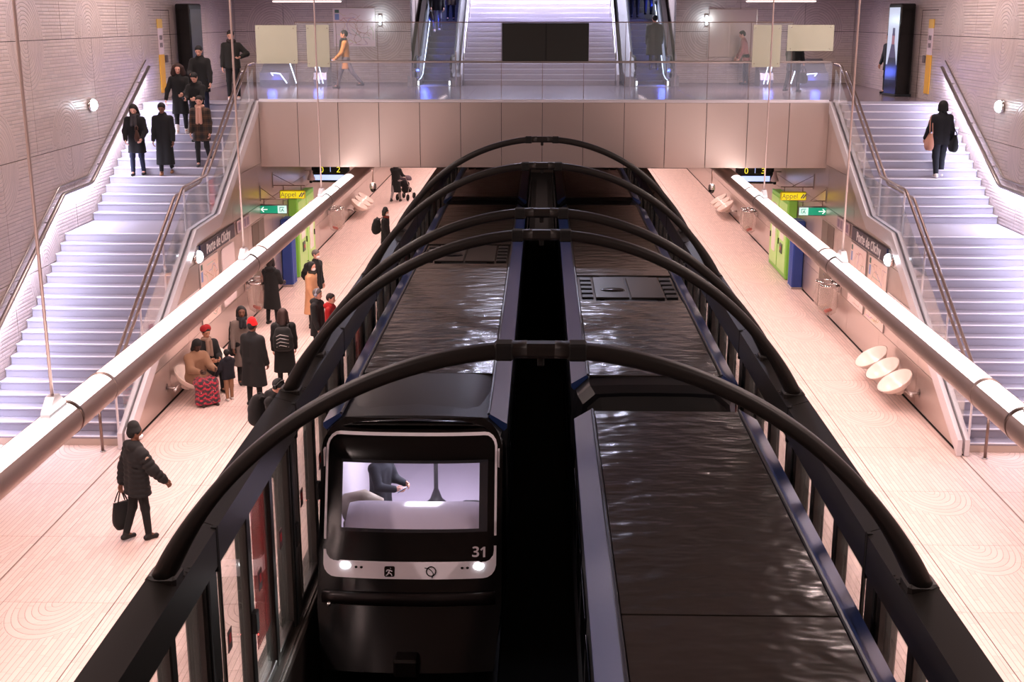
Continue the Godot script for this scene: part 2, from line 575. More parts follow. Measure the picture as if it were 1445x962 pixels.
func build_inner_walls():
	for s in [-1, 1]:
		var w = setting("wall_under_stairs_" + side_word(s))
		# outline below the stringer and on below the walkway
		var outline := PackedVector2Array([Vector2(-21.2, 0.0), Vector2(-21.2, 0.06), Vector2(-26.4, 2.95), Vector2(-28.45, 3.0), Vector2(-32.85, 5.25), Vector2(-33.26, 5.4), Vector2(-33.26, SOFFIT + 0.12), Vector2(-76.0, SOFFIT + 0.12), Vector2(-76.0, 0.0)])
		var core = begin()
		add_prism_x(core, outline, s * (INNER + 0.03), s * (INNER + 0.12))
		put("wall_core", core, mats["dark_joint"], w)
		var ys = [0.02, 0.85, 2.40, 2.75, SOFFIT + 0.1, 5.45]
		for r in 5:
			var z0 = -21.2
			while z0 > -75.5:
				var z1 = z0 - (1.46 if r < 3 else 2.92)
				if r == 0: z1 = z0 - 2.92
				var cell := PackedVector2Array([Vector2(z0 - 0.005, ys[r] + 0.006), Vector2(z1 + 0.005, ys[r] + 0.006), Vector2(z1 + 0.005, ys[r + 1] - 0.006), Vector2(z0 - 0.005, ys[r + 1] - 0.006)])
				# the doorway is left open
				if r < 2 and z0 < -31.0 and z1 > -34.0 and r == 1: pass
				for poly in Geometry2D.intersect_polygons(cell, outline):
					if poly.size() < 3 or abs(area2(poly)) < 0.002: continue
					var st = begin()
					add_prism_x(st, poly, s * INNER, s * (INNER + 0.04))
					put("wall_panel", st, mats["steel_panel"], w)
				z0 = z1
		# service door, dark leaf and lighter leaf
		var d = setting("door_1" if s < 0 else "door_2")
		put_span("door_leaf", Vector3(s * (INNER - 0.012), 0.03, -31.85), Vector3(s * (INNER + 0.01), 2.36, -32.55), mat("door_brown", Color(0.42, 0.36, 0.32), 0.45, 0.4), d, 0.004)
		put_span("door_leaf", Vector3(s * (INNER - 0.012), 0.03, -32.57), Vector3(s * (INNER + 0.01), 2.36, -33.25), mat("door_grey", Color(0.50, 0.45, 0.41), 0.45, 0.4), d, 0.004)
		var hst = begin()
		add_tube(hst, [Vector3(s * (INNER - 0.012), 1.02, -32.5), Vector3(s * (INNER - 0.06), 1.02, -32.5), Vector3(s * (INNER - 0.06), 1.02, -32.38)], 0.012, 8)
		put("door_handle", hst, mats["chrome"], d)

func area2(poly):
	var a = 0.0
	for i in poly.size():
		var p = poly[i]; var q = poly[(i + 1) % poly.size()]
		a += p.x * q.y - q.x * p.y
	return a * 0.5

# ------------------------------------------------------------------ walkway across the tracks
func build_walkway():
	var w = setting("walkway")
	put_span("deck", Vector3(-INNER - 2.95, SOFFIT + 0.06, FRONT - 0.06), Vector3(INNER + 2.95, MEZZ - 0.03, -44.0), mat("deck", Color(0.5, 0.45, 0.42), 0.8), w, 0.0)
	put_span("soffit", Vector3(-INNER, SOFFIT, FRONT - 0.02), Vector3(INNER, SOFFIT + 0.06, -76.4), mat("soffit", Color(0.55, 0.5, 0.47), 0.6), w, 0.0)
	put_span("soffit_rear_slab", Vector3(-WALLX - 0.4, SOFFIT + 0.06, -44.0), Vector3(WALLX + 0.4, MEZZ - 0.3, -76.4), mats["plaster"], w, 0.0)
	# floor of dark stone slabs; the strip at the front edge is lighter
	var fm = mat("upper_floor", Color(0.44, 0.39, 0.41), 0.22)
	var x0 = -WALLX
	while x0 < WALLX - 0.1:
		var x1 = min(x0 + 2.08, WALLX)
		var z0 = FRONT - 0.3
		while z0 > -43.9:
			var z1 = max(z0 - 2.15, -43.95)
			put_span("floor_slab", Vector3(x0 + 0.004, MEZZ - 0.03, z0 - 0.004), Vector3(x1 - 0.004, MEZZ, z1 + 0.004), fm, w, 0.002)
			z0 = z1
		x0 = x1
	put_span("front_kerb", Vector3(-INNER, MEZZ - 0.03, FRONT - 0.0), Vector3(INNER, MEZZ + 0.012, FRONT - 0.3), mats["white_steel"], w, 0.004)
	# front clad in steel panels
	for k in range(-7, 7):
		var xa = k * 1.085
		var xb = xa + 1.085
		if k == -7: xa = -INNER - 0.05
		if k == 6: xb = INNER + 0.05
		put_span("fascia_panel", Vector3(xa + 0.007, SOFFIT + 0.004, FRONT), Vector3(xb - 0.007, MEZZ - 0.035, FRONT - 0.035), mats["steel_panel"], w, 0.003)
	put_span("fascia_backing", Vector3(-INNER, SOFFIT + 0.01, FRONT - 0.035), Vector3(INNER, MEZZ - 0.04, FRONT - 0.06), mats["dark_joint"], w, 0.0)
	# glass screen
	var g = thing("glass_screen", "tall clear glass screen along the front of the upper walkway", "glass screen", Vector3(0, MEZZ, FRONT - 0.12))
	for k in range(-7, 7):
		var xa = k * 1.085 + 0.006
		var xb = xa + 1.073
		put_span("lower_pane", Vector3(xa, 0.03, -0.008), Vector3(xb, 1.0, 0.008), mats["screen_glass"], g, 0.001)
		if k >= -6 and k < 6:
			put_span("upper_pane", Vector3(xa, 1.05, -0.006), Vector3(xb, 2.02, 0.006), mats["clear_glass"], g, 0.001)
	put_span("handrail", Vector3(-INNER, 0.99, -0.03), Vector3(INNER, 1.045, 0.03), mats["satin_steel"], g, 0.015)
	put_span("bottom_channel", Vector3(-INNER, 0.0, -0.03), Vector3(INNER, 0.045, 0.03), mats["white_steel"], g, 0.008)
	put_span("top_edge", Vector3(-6.51, 2.015, -0.012), Vector3(6.51, 2.04, 0.012), mats["rail_brown"], g, 0.004)
	for k in range(-7, 8):
		put_span("pane_joint", Vector3(k * 1.085 - 0.006, 0.03, -0.01), Vector3(k * 1.085 + 0.006, 2.02 if abs(k) < 7 else 1.0, 0.01), mats["rail_brown"], g, 0.002)
	# panels hung on the screen
	var frost = glass("frosted", Color(0.78, 0.79, 0.70), 0.62, 0.6)
	var z = FRONT - 0.06
	for a in [[-7.54, -6.45, 6.43, 7.41, "wide pale green frosted panel, leftmost on the glass screen"], [-6.2, -5.6, 6.34, 7.42, "narrow pale frosted panel beside the map on the left"], [5.47, 6.2, 6.35, 7.42, "narrow pale frosted panel right of the blank board"], [6.36, 7.56, 6.76, 7.42, "wide pale green frosted panel, rightmost on the glass screen"]]:
		var p = thing("frosted_panel", a[4], "panel", Vector3((a[0] + a[1]) * 0.5, a[2], z), 0, "frosted panels on the glass screen")
		put_box("sheet", Vector3(0, (a[3] - a[2]) * 0.5, 0), Vector3(a[1] - a[0], a[3] - a[2], 0.012), frost, p, 0.002)
		for q in [-0.42, 0.42]:
			for h in [0.08, 0.92]:
				var st = begin()
				add_tube(st, [Vector3(q * (a[1] - a[0]), h * (a[3] - a[2]), -0.045), Vector3(q * (a[1] - a[0]), h * (a[3] - a[2]), 0.012)], 0.012, 8)
				put("fixing", st, mats["chrome"], p)
	var bp = thing("display_back", "dark green-black back of a wide display on the glass screen", "display", Vector3(0.07, 6.5, FRONT - 0.04))
	put_box("back_plate", Vector3(0, 0.485, 0), Vector3(2.27, 0.97, 0.05), mat("display_back", Color(0.055, 0.075, 0.055), 0.55), bp, 0.01)
	for x in [-0.8, 0.8]: put_box("bracket", Vector3(x, 0.485, -0.04), Vector3(0.06, 0.7, 0.05), mats["rubber"], bp, 0.004)
	put_box("cable_cover", Vector3(0.02, 0.485, 0.028), Vector3(0.03, 0.96, 0.012), mats["rubber"], bp, 0.002)

# ------------------------------------------------------------------ stairs from the platform to the walkway
func build_stairs(s):
	var sw = side_word(s)
	var st = thing("staircase", "wide pale stone stairs with a landing, %s side of the platform hall" % sw, "stairs", Vector3(s * 9.0, 0, STAIR_Z0))
	var stone = mats["step_stone"]
	var xa = s * 7.68 - s * 9.0
	var xb = s * 10.38 - s * 9.0
	var noses = []
	for k in 18: noses.append([STAIR_Z0 - 0.3 * k, 0.17 * (k + 1), 0.3 if k < 17 else STAIR_LZ - STAIR_UZ])
	for k in 14: noses.append([STAIR_UZ - 4.2 / 13 * k, STAIR_LY + 2.4 / 14 * (k + 1), 4.2 / 13 if k < 13 else 1.2])
	for i in noses.size():
		var n = noses[i]
		var z = n[0] - STAIR_Z0
		var rise = 0.17 if i < 18 else 2.4 / 14
		var y = n[1] - (0.002 if i == 31 else 0.0)
		var m = begin()
		add_box(m, Vector3((xa + xb) * 0.5, y - 0.02, z - n[2] * 0.5 + 0.005), Vector3(abs(xb - xa), 0.04, n[2] + 0.03), 0.008)
		add_box(m, Vector3((xa + xb) * 0.5, y - 0.04 - (rise - 0.04) * 0.5, z - 0.02), Vector3(abs(xb - xa), rise - 0.04, 0.03), 0.0)
		var step = put("step" if i != 17 else "landing", m, stone, st)
		put_span("nosing", Vector3(xa, y - 0.012, z + 0.021), Vector3(xb, y + 0.0015, z - 0.035), mats["white_steel"], step, 0.002)
	put_span("bottom_riser", Vector3(xa, 0.0, 0.0), Vector3(xb, 0.128, 0.018), mat("riser_beige", Color(0.74, 0.66, 0.61), 0.5), st, 0.003)
	var base = begin()
	var und := PackedVector2Array([Vector2(-0.05, 0.0), Vector2(-5.15, 2.85), Vector2(-6.95, 2.86), Vector2(-11.1, 5.2), Vector2(-11.1, 4.6), Vector2(-6.95, 2.4), Vector2(-5.5, 2.4), Vector2(-1.0, 0.0)])
	add_prism_x(base, und, xa, xb)
	put("flight_slab", base, mats["plaster"], st)
	# cheek with a glass channel: two bright bands and a dark slot
	var ck = thing("stair_balustrade", "glass balustrade with steel cheek along the open side of the %s stairs" % sw, "balustrade", Vector3(s * 7.56, 0, STAIR_Z0))
	for b in [[-0.11, -0.025, "outer_cheek"], [0.025, 0.11, "inner_cheek"]]:
		var poly := PackedVector2Array()
		for p in stringer: poly.append(Vector2(p.x - STAIR_Z0, p.y))
		for i in range(3, -1, -1): poly.append(Vector2(stringer[i].x - STAIR_Z0 - (0.0 if i != 0 else -0.0), max(stringer[i].y - 0.3, 0.005)))
		var m = begin()
		add_prism_x(m, poly, s * b[0], s * b[1])
		put(b[2], m, mats["white_steel"], ck)
	# panes, leaning with the flight
	var cuts = [-21.3, -23.0, -24.7, -26.4, -28.35, -29.9, -31.4, -32.9]
	for i in cuts.size() - 1:
		var z0 = cuts[i] - 0.01; var z1 = cuts[i + 1] + 0.01
		var poly2 := PackedVector2Array([Vector2(z0 - STAIR_Z0, path_y(stringer, z0) - 0.1), Vector2(z1 - STAIR_Z0, path_y(stringer, z1) - 0.1), Vector2(z1 - STAIR_Z0, path_y(stringer, z1) + 0.82), Vector2(z0 - STAIR_Z0, path_y(stringer, z0) + 0.82)])
		var m2 = begin()
		add_prism_x(m2, poly2, -0.008, 0.008)
		put("glass_pane", m2, mats["clear_glass"], ck)
	for i in cuts.size():
		var z = cuts[i]
		var m3 = begin()
		add_tube(m3, [Vector3(s * 0.13, stairs_y(z) if i > 0 else 0.0, z - STAIR_Z0), Vector3(s * 0.13, path_y(stringer, z) + 0.86, z - STAIR_Z0)], 0.022, 8)
		put("post", m3, mats["white_steel"], ck)
	for q in [[0.14, 0.9, "handrail"], [0.32, 0.72, "lower_handrail"]]:
		var pts = [Vector3(s * q[0], stringer[0].y + q[1] - 0.12, stringer[0].x - STAIR_Z0 + 0.35)]
		for p in stringer: pts.append(Vector3(s * q[0], p.y + q[1], p.x - STAIR_Z0))
		pts.append(Vector3(s * q[0], stringer[3].y + q[1] + 0.02, -12.3))
		var m4 = begin(true)
		add_tube(m4, fillet(pts, 0.12), 0.032, 10)
		put(q[2], m4, mats["rail_brown"], ck)
	# rail on the wall, with a light line below it
	var rail = [Vector2(-33.0, 6.36), Vector2(-28.15, 3.94), Vector2(-26.4, 3.92), Vector2(-20.6, 0.83)]
	var wr = thing("wall_handrail", "steel handrail with white light line on the %s tiled wall" % sw, "handrail", Vector3(s * 10.3, 0, STAIR_Z0))
	var rp = []
	for p in rail: rp.append(Vector3(0, p.y, p.x - STAIR_Z0))
	var rm = begin(true)
	add_tube(rm, fillet(rp, 0.1), 0.05, 12, 1.0, 0.75)
	put("rail", rm, mats["satin_steel"], wr)
	var up = []
	for p in rail: up.append(Vector3(s * 0.075, p.y + 0.16, p.x - STAIR_Z0))
	var um = begin(true)
	add_tube(um, fillet(up, 0.1), 0.02, 8)
	put("upper_trim", um, mats["satin_steel"], wr)
	var pm = begin()
	for h in [[-33.0, 5.46]]:
		add_tube(pm, [Vector3(-s * 0.02, h[1], h[0] - STAIR_Z0), Vector3(-s * 0.02, path_y(rail, h[0]), h[0] - STAIR_Z0)], 0.022, 8)
	put("end_post", pm, mats["satin_steel"], wr)
	for i in 3:
		var a = Vector3(s * 0.02, rail[i].y - 0.055, rail[i].x - STAIR_Z0)
		var b = Vector3(s * 0.02, rail[i + 1].y - 0.055, rail[i + 1].x - STAIR_Z0)
		var lm = begin()
		add_tube(lm, [a, b], 0.014, 6)
		put("light_line", lm, glow("cool_line", COOL_COLOR, 3.0), wr)
		var mid = (a + b) * 0.5 + Vector3(0, -0.03, 0)
		var dir = (b - a).normalized()
		var l = AreaLight3D.new()
		l.name = "light_line_glow"
		l.area_size = Vector2((b - a).length() * 0.98, 0.03)
		l.area_range = 60.0
		l.light_energy = 2.7 * (b - a).length()
		l.light_color = COOL_COLOR
		l.shadow_enabled = true
		var fwd = (Vector3(-s * 0.35, -1, 0) - dir * Vector3(-s * 0.35, -1, 0).dot(dir)).normalized()
		l.transform = Transform3D(Basis(dir, (-fwd).cross(dir), -fwd), mid)
		wr.add_child(l, true)
		for t in [0.15, 0.5, 0.85]:
			var c = a.lerp(b, t)
			put_box("bracket", c + Vector3(s * 0.04, 0.045, 0), Vector3(0.1, 0.03, 0.03), mats["satin_steel"], wr, 0.004)
	# slim post at the foot of the stairs
	var po = thing("foot_post", "slim steel post at the foot of the %s stairs" % sw, "post", Vector3(s * 7.92, 0, -21.3 + 0.25))
	var ps = begin(true)
	add_tube(ps, [Vector3(0, 0.0, 0), Vector3(0, 0.92, 0)], 0.028, 10)
	put("shaft", ps, mats["rail_brown"], po)
	var pf = begin(true)
	add_lathe(pf, [Vector2(0.001, 0.02), Vector2(0.05, 0.018), Vector2(0.055, 0.0)], 14)
	put("foot_plate", pf, mats["satin_steel"], po)
	# round lamp on the wall above the stairs and one on the steel wall below
	for a in [[s * (WALLX - 0.02), 5.66, -28.7, "oval white wall lamp on the tiled wall above the %s stairs" % sw], [s * (INNER - 0.02), 2.56, -26.45, "small oval white wall lamp beside the station name on the %s" % sw]]:
		var lo = thing("wall_lamp", a[3], "lamp", Vector3(a[0], a[1], a[2]), 0, "oval wall lamps")
		var lb = begin(true)
		var turn = Transform3D(Basis(Vector3(0, 0, 1), s * PI / 2), Vector3.ZERO)
		add_lathe(lb, [Vector2(0.001, 0.0), Vector2(0.15, 0.0), Vector2(0.155, 0.03), Vector2(0.14, 0.05)], 20, turn)
		put("base", lb, mats["chrome"], lo)
		var ld = begin(true)
		add_lathe(ld, [Vector2(0.14, 0.05), Vector2(0.13, 0.1), Vector2(0.09, 0.14), Vector2(0.04, 0.155), Vector2(0.001, 0.158)], 20, turn)
		put("globe", ld, glow("lamp_globe", Color(0.9, 0.97, 1.0), 3.0), lo)
		var ol := OmniLight3D.new()
		ol.name = "globe_light"
		ol.light_energy = 0.12
		ol.light_size = 0.08
		ol.omni_range = 40.0
		ol.omni_attenuation = 2.0
		ol.light_color = Color(0.9, 0.95, 1.0)
		ol.shadow_enabled = true
		ol.position = Vector3(-s * 0.27, 0, 0)
		lo.add_child(ol)

# rounds the bends of a path
func fillet(pts, r):
	var out = [pts[0]]
	for i in range(1, pts.size() - 1):
		var a = pts[i] + (pts[i - 1] - pts[i]).normalized() * min(r, (pts[i - 1] - pts[i]).length() * 0.4)
		var b = pts[i] + (pts[i + 1] - pts[i]).normalized() * min(r, (pts[i + 1] - pts[i]).length() * 0.4)
		for t in 5:
			var u = t / 4.0
			out.append(a.lerp(pts[i], u).lerp(pts[i].lerp(b, u), u))
	out.append(pts[-1])
	return out

# ------------------------------------------------------------------ light tube above each platform
func build_light_tube(s):
	var t = thing("light_tube", "long round steel light tube hung over the %s platform" % side_word(s), "light", Vector3(s * 5.36, 3.22, -10.0))
	var R = 0.2
	var arc = func(a0, a1, r, n, z0, z1, mb):
		for k in n:
			var b0 = deg_to_rad(lerp(a0, a1, float(k) / n)); var b1 = deg_to_rad(lerp(a0, a1, float(k + 1) / n))
			var p0 = Vector3(cos(b0), sin(b0), 0) * r; var p1 = Vector3(cos(b1), sin(b1), 0) * r
			quad(mb, p0 + Vector3(0, 0, z0), p1 + Vector3(0, 0, z0), p1 + Vector3(0, 0, z1), p0 + Vector3(0, 0, z1), p0 + p1)
	var cuts = [13.0, 4.3, -4.4, -13.1, -21.8, -24.4, -34.0, -43.0, -52.0, -60.0]
	for i in cuts.size() - 1:
		var z0 = cuts[i] - 0.01; var z1 = cuts[i + 1] + 0.01
		var seg = z0 - z1
		var mid = (z0 + z1) * 0.5
		var m = begin(true)
		arc.call(140, 262, R, 14, z0, z1, m)
		arc.call(-82, 40, R, 14, z0, z1, m)
		put("steel_shell", m, mats["tube_steel"] if mats.has("tube_steel") else mat("tube_steel", Color(0.78, 0.69, 0.66), 0.42, 0.45), t)
		var lit = i < 5
		var d = begin(true)
		arc.call(41, 139, R - 0.01, 10, z0, z1, d)
		put("upper_diffuser", d, glow("tube_diffuser", Color(1.0, 0.97, 0.97), 1.6) if lit else mats["tube_steel"], t)
		if lit: area("tube_uplight", Vector3(0, R + 0.02, mid), Vector3.UP, Vector2(0.24, seg * 0.98), UP_ENERGY * seg, HALL_COLOR, t)
		var q = begin(true)
		arc.call(262, 278, R - 0.008, 3, z0, z1, q)
		put("lower_slot", q, glow("tube_slot", TUBE_COLOR, 2.0), t)
		area("tube_downlight", Vector3(0, -R - 0.02, mid), Vector3.DOWN, Vector2(0.06, seg * 0.98), DOWN_ENERGY * seg, TUBE_COLOR, t)
		var b = begin(true)
		add_tube(b, [Vector3(0, 0, z1 - 0.03), Vector3(0, 0, z1 + 0.03)], R + 0.004, 28)
		if i < 5: put("joint_band", b, mats["tube_steel"], t)
	for z in [6.0, -2.9, -11.9, -20.0]:
		var r = begin(true)
		add_tube(r, [Vector3(0, R + 0.1, z), Vector3(0, 11.49 - 3.22, z)], 0.018, 8)
		put("suspension_rod", r, mats["rod_pink"] if mats.has("rod_pink") else mat("rod_pink", Color(0.80, 0.72, 0.70), 0.35, 0.3), t)
		var c = begin()
		add_prism_x(c, PackedVector2Array([Vector2(z - 0.26, R - 0.02), Vector2(z + 0.26, R - 0.02), Vector2(z + 0.22, R + 0.05), Vector2(z + 0.07, R + 0.17), Vector2(z - 0.07, R + 0.17), Vector2(z - 0.22, R + 0.05)]), -0.05, 0.05)
		put("clamp", c, mats["white_steel"], t)
		var bd = begin(true)
		add_tube(bd, [Vector3(0, 0, z - 0.36), Vector3(0, 0, z - 0.3)], R + 0.006, 28)
		put("clamp_band", bd, mats["rail_brown"], t)

const UP_ENERGY := 0.6
const DOWN_ENERGY := 2.7

# ------------------------------------------------------------------ platform screen doors and their arches
func build_screen_doors(s):
	var sw = side_word(s)
	var black = mats["screen_black"]
	var words = ["nearest", "second", "third", "fourth", "fifth", "sixth", "seventh", "eighth", "ninth", "tenth", "eleventh", "twelfth", "thirteenth"]
	var film = glass("red_film", Color(0.85, 0.07, 0.07), 0.62, 0.2)
	for k in 13:
		var z0 = -7.08 - 3.92 * k
		var d = thing("platform_screen_door", "black framed glass platform door bay on the %s track, %s from the camera" % [sw, words[k]], "platform door", Vector3(s * 3.12, 0, z0), 0, "platform screen doors on the %s" % sw)
		# header: sloping cap, upright face, in a piece of its own for each bay
		var hp := PackedVector2Array([Vector2(-0.03, 2.50), Vector2(-0.03, 2.88), Vector2(0.24, 2.96), Vector2(0.26, 2.90), Vector2(0.26, 2.62), Vector2(0.10, 2.50)])
		var hm = begin()
		add_prism(hm, hp, func(p, t): return Vector3(s * p.x, p.y, lerp(0.0, -3.905, t)))
		put("header", hm, black, d)
		put_span("header_seam", Vector3(s * -0.034, 2.44, -3.84), Vector3(s * 0.02, 2.90, -3.9), mats["rubber"], d, 0.002)
		# wide fixed pillar, a little back from the header
		put_span("pillar", Vector3(s * 0.0, 0.0, -3.42), Vector3(s * 0.2, 2.52, -3.9), black, d, 0.02)
		put_span("pillar_edge", Vector3(s * -0.02, 0.0, -3.5), Vector3(s * 0.02, 2.5, -3.57), mats["rubber"], d, 0.01)
		for q in [-1.35, -2.05]:
			pass
		put_span("door_post", Vector3(s * 0.02, 0.0, -1.27), Vector3(s * 0.16, 2.52, -1.44), black, d, 0.015)
		put_span("door_post", Vector3(s * 0.02, 0.0, -2.42), Vector3(s * 0.16, 2.52, -2.58), black, d, 0.015)
		put_span("thin_post", Vector3(s * 0.05, 0.0, -0.28), Vector3(s * 0.09, 2.52, -0.32), black, d, 0.008)
		for g in [[-0.02, -1.27], [-1.44, -2.42], [-2.58, -3.42]]:
			put_span("glass_pane", Vector3(s * 0.07, 0.12, g[0]), Vector3(s * 0.085, 2.5, g[1]), mats["door_glass"] if mats.has("door_glass") else glass("door_glass", Color(0.75, 0.85, 0.83), 0.06), d, 0.001)
			put_span("kick_rail", Vector3(s * 0.03, 0.02, g[0]), Vector3(s * 0.13, 0.12, g[1]), black, d, 0.01)
			var lb = put_span("door_sticker", Vector3(s * 0.062, 1.28, g[0] - 0.42), Vector3(s * 0.068, 1.52, g[0] - 0.58), mat("sticker_grey", Color(0.32, 0.2, 0.2), 0.6), d, 0.001)
			put_box("sticker_disc", Vector3(-s * 0.005, 0.02, 0), Vector3(0.003, 0.1, 0.08), mat("sticker_red", Color(0.75, 0.06, 0.08), 0.6), lb, 0.001)
		if k % 2 == 1 and s < 0:
			put_span("red_film_strip", Vector3(s * 0.086, 0.6, -1.75), Vector3(s * 0.09, 2.48, -2.40), film, d, 0.001)
		put_span("lock_box", Vector3(s * -0.03, 1.05, -1.29), Vector3(s * 0.03, 1.3, -1.42), mats["rubber"], d, 0.01)
		put_span("lock_box", Vector3(s * -0.03, 1.05, -3.6), Vector3(s * 0.03, 1.35, -3.75), mats["rubber"], d, 0.01)
		put_span("sill", Vector3(s * -0.06, -0.02, -0.0), Vector3(s * 0.3, 0.025, -3.915), mat("sill_steel", Color(0.23, 0.20, 0.18), 0.45, 0.6), d, 0.006)
		var li = put_span("signal_lamp", Vector3(s * -0.032, 1.02, -1.33), Vector3(s * -0.024, 1.035, -1.345), glow("red_signal", Color(1.0, 0.12, 0.05), 2.0), d, 0.001)
		li.set_meta("label", "tiny red signal lamp")

func build_arches():
	var zs = [-9.8, -15.35, -17.15, -22.8, -27.9]
	var words = ["nearest the camera", "second from the camera, front one of the close pair", "third from the camera, rear one of the close pair", "fourth from the camera", "farthest, in front of the walkway"]
	var R = 3.60
	var cy = 1.38
	for i in zs.size():
		var a = thing("arch", "black round arch over both tracks, " + words[i], "arch", Vector3(0, 0, zs[i]), 0, "arches over the tracks")
		for s in [-1, 1]:
			var list = []
			var n = 40
			for k in n + 1:
				var t = float(k) / n
				var ang = deg_to_rad(lerp(88.2, 25.5, t))
				var c = Vector3(s * cos(ang) * R, cy + sin(ang) * R, 0)
				var rad = Vector3(s * cos(ang), sin(ang), 0)
				# the limb swells towards its foot
				var h = 0.065 + 0.03 * smoothstep(0.75, 1.0, t)
				var w = 0.085 + 0.05 * smoothstep(0.7, 1.0, t)
				var ring = []
				for q in round_rect(w * 2.0, h * 2.0, min(w, h) * 0.75, 4):
					ring.append(c + rad * q.y + Vector3(0, 0, q.x))
				list.append(ring)
			var m = begin(true)
			rings(m, list)
			put("limb", m, mats["arch_black"], a)
			put_span("foot_box", Vector3(s * 3.11, 2.82, 0.14), Vector3(s * 3.38, 2.975, -0.14), mats["arch_black"], a, 0.03)
			# long fairing that runs from the foot down on to the header
			var sl = begin()
			for dz in [0.05, 0.13, 0.21]: add_box(sl, Vector3(s * 3.11, 2.72, dz - 0.3), Vector3(0.03, 0.34, 0.02), 0.003)
			put("foot_grille", sl, mats["rubber"], a)
			put_box("collar", Vector3(s * 0.30, cy + sqrt(R * R - 0.09) + 0.0, 0), Vector3(0.16, 0.145, 0.185), mats["rubber"], a, 0.02)
		put_box("crown_joint", Vector3(0, cy + R - 0.005, 0), Vector3(0.5, 0.125, 0.165), mats["arch_black"], a, 0.03)
		put_box("crown_pin", Vector3(0, cy + R - 0.1, 0), Vector3(0.06, 0.08, 0.06), mats["rubber"], a, 0.01)

# ------------------------------------------------------------------ trains
func car_section(inset, drop, z):
	# half outline of a car body, then mirrored
	var h = [Vector2(1.05 - inset, -1.0), Vector2(1.2 - inset, -0.55), Vector2(1.245 - inset, 0.2), Vector2(1.245 - inset, 1.2), Vector2(1.215 - inset, 2.0 - drop), Vector2(1.18 - inset, 2.22 - drop), Vector2(1.0 - inset, 2.38 - drop), Vector2(0.5, 2.40 - drop), Vector2(0.0, 2.405 - drop)]
	var ring = []
	for p in h: ring.append(Vector3(p.x, p.y, z))
	for i in range(h.size() - 2, -1, -1): ring.append(Vector3(-h[i].x, h[i].y, z))
	return ring

func build_car(called, label, cx, z0, z1, cab, hatch):
	var len = z0 - z1
	var c = thing(called, label, "train car", Vector3(cx, 0, z0), 0, "metro train cars")
	var list = []
	var zs = [0.0, -0.12, -0.35, -len + 0.35, -len + 0.12, -len]
	if cab: zs = [-1.05, -1.12, -1.3, -len + 0.35, -len + 0.12, -len]
	var ins = [0.10, 0.03, 0.0, 0.0, 0.03, 0.10]
	var drp = [0.14, 0.05, 0.0, 0.0, 0.05, 0.14]
	if cab:
		ins = [0.05, 0.02, 0.0, 0.0, 0.03, 0.10]
	# body: two side walls, an underframe, and ends that leave the roof to its own part
	var b = begin()
	for i in zs.size(): list.append(car_section(ins[i], drp[i], zs[i]))
	var shell = []
	for r in list: shell.append(r)
	if cab:
		# open at the front for the cab and its window
		rings(b, shell, false)
		var back = shell[-1]
		for k in back.size(): tri(b, Vector3(0, 0.8, zs[-1]), back[k], back[(k + 1) % back.size()], Vector3(0, 0, -1))
	else:
		rings(b, shell, true)
	put("body", b, mats["train_body"], c)
	# blue-grey strips along the shoulders of the roof
	for s in [-1, 1]:
		var p := PackedVector2Array([Vector2(1.20, 2.20), Vector2(1.245, 2.24), Vector2(1.245, 2.30), Vector2(1.02, 2.435), Vector2(0.99, 2.40)])
		var m = begin()
		add_prism(m, p, func(q, t): return Vector3(s * q.x, q.y, lerp(zs[2] + 0.02, -len + 0.3, t)))
		put("roof_strip", m, mats["blue_strip"], c)
		var e = begin()
		add_tube(e, [Vector3(s * 1.0, 2.43, zs[2]), Vector3(s * 1.0, 2.43, -len + 0.3)], 0.022, 6)
		put("roof_gutter", e, mats["satin_dark"] if mats.has("satin_dark") else mat("satin_dark", Color(0.3, 0.31, 0.34), 0.3, 0.7), c)
		# window band on the side
		var wz = zs[2] - 0.6
		while wz - 1.3 > -len + 0.5:
			put_span("side_window", Vector3(s * 1.236, 0.95, wz), Vector3(s * 1.249, 1.75, wz - 1.2), mat("car_window", Color(0.05, 0.06, 0.075), 0.06), c, 0.003)
			wz -= 1.55
	# roof covering with a wavy sheen, in sheets, cut at the equipment hatch
	var cuts = [-3.3 if cab else zs[2]]
	var hz = hatch - z0
	var runs = [[cuts[0], hz + 1.2], [hz - 1.2, -len + 0.32]]
	for r in runs:
		var n = max(1, int(round((r[0] - r[1]) / 5.2)))
		for i in n:
			put_span("roof_sheet", Vector3(-0.97, 2.395, lerp(r[0], r[1], float(i) / n) - 0.012), Vector3(0.97, 2.425, lerp(r[0], r[1], float(i + 1) / n) + 0.012), mats["train_roof"], c, 0.004)
	roof_hatch(c, hz)
	return c

func roof_hatch(c, z):
	var dark = mats["train_black"]
	put_span("equipment_well", Vector3(-0.97, 2.385, z - 1.18), Vector3(0.97, 2.40, z + 1.18), dark, c, 0.0)
	for x in [[-0.66, -0.02], [0.02, 0.66]]:
		put_span("equipment_cover", Vector3(x[0], 2.40, z - 0.95), Vector3(x[1], 2.44, z + 0.95), mat("roof_cover", Color(0.15, 0.14, 0.13), 0.32, 0.1), c, 0.012)
	for s in [-1, 1]:
		for k in 5:
			put_span("cover_latch", Vector3(s * 0.70, 2.40, z - 0.95 + k * 0.4), Vector3(s * 0.92, 2.43, z - 0.95 + k * 0.4 + 0.24), mat("roof_latch", Color(0.08, 0.08, 0.08), 0.4), c, 0.008)
	var f = begin(true)
	add_lathe(f, [Vector2(0.001, 0.02), Vector2(0.16, 0.02), Vector2(0.19, 0.0)], 20, Transform3D(Basis.from_scale(Vector3(1.3, 1, 0.8)), Vector3(-0.3, 2.44, z + 0.3)))
	put("round_vent", f, dark, c)

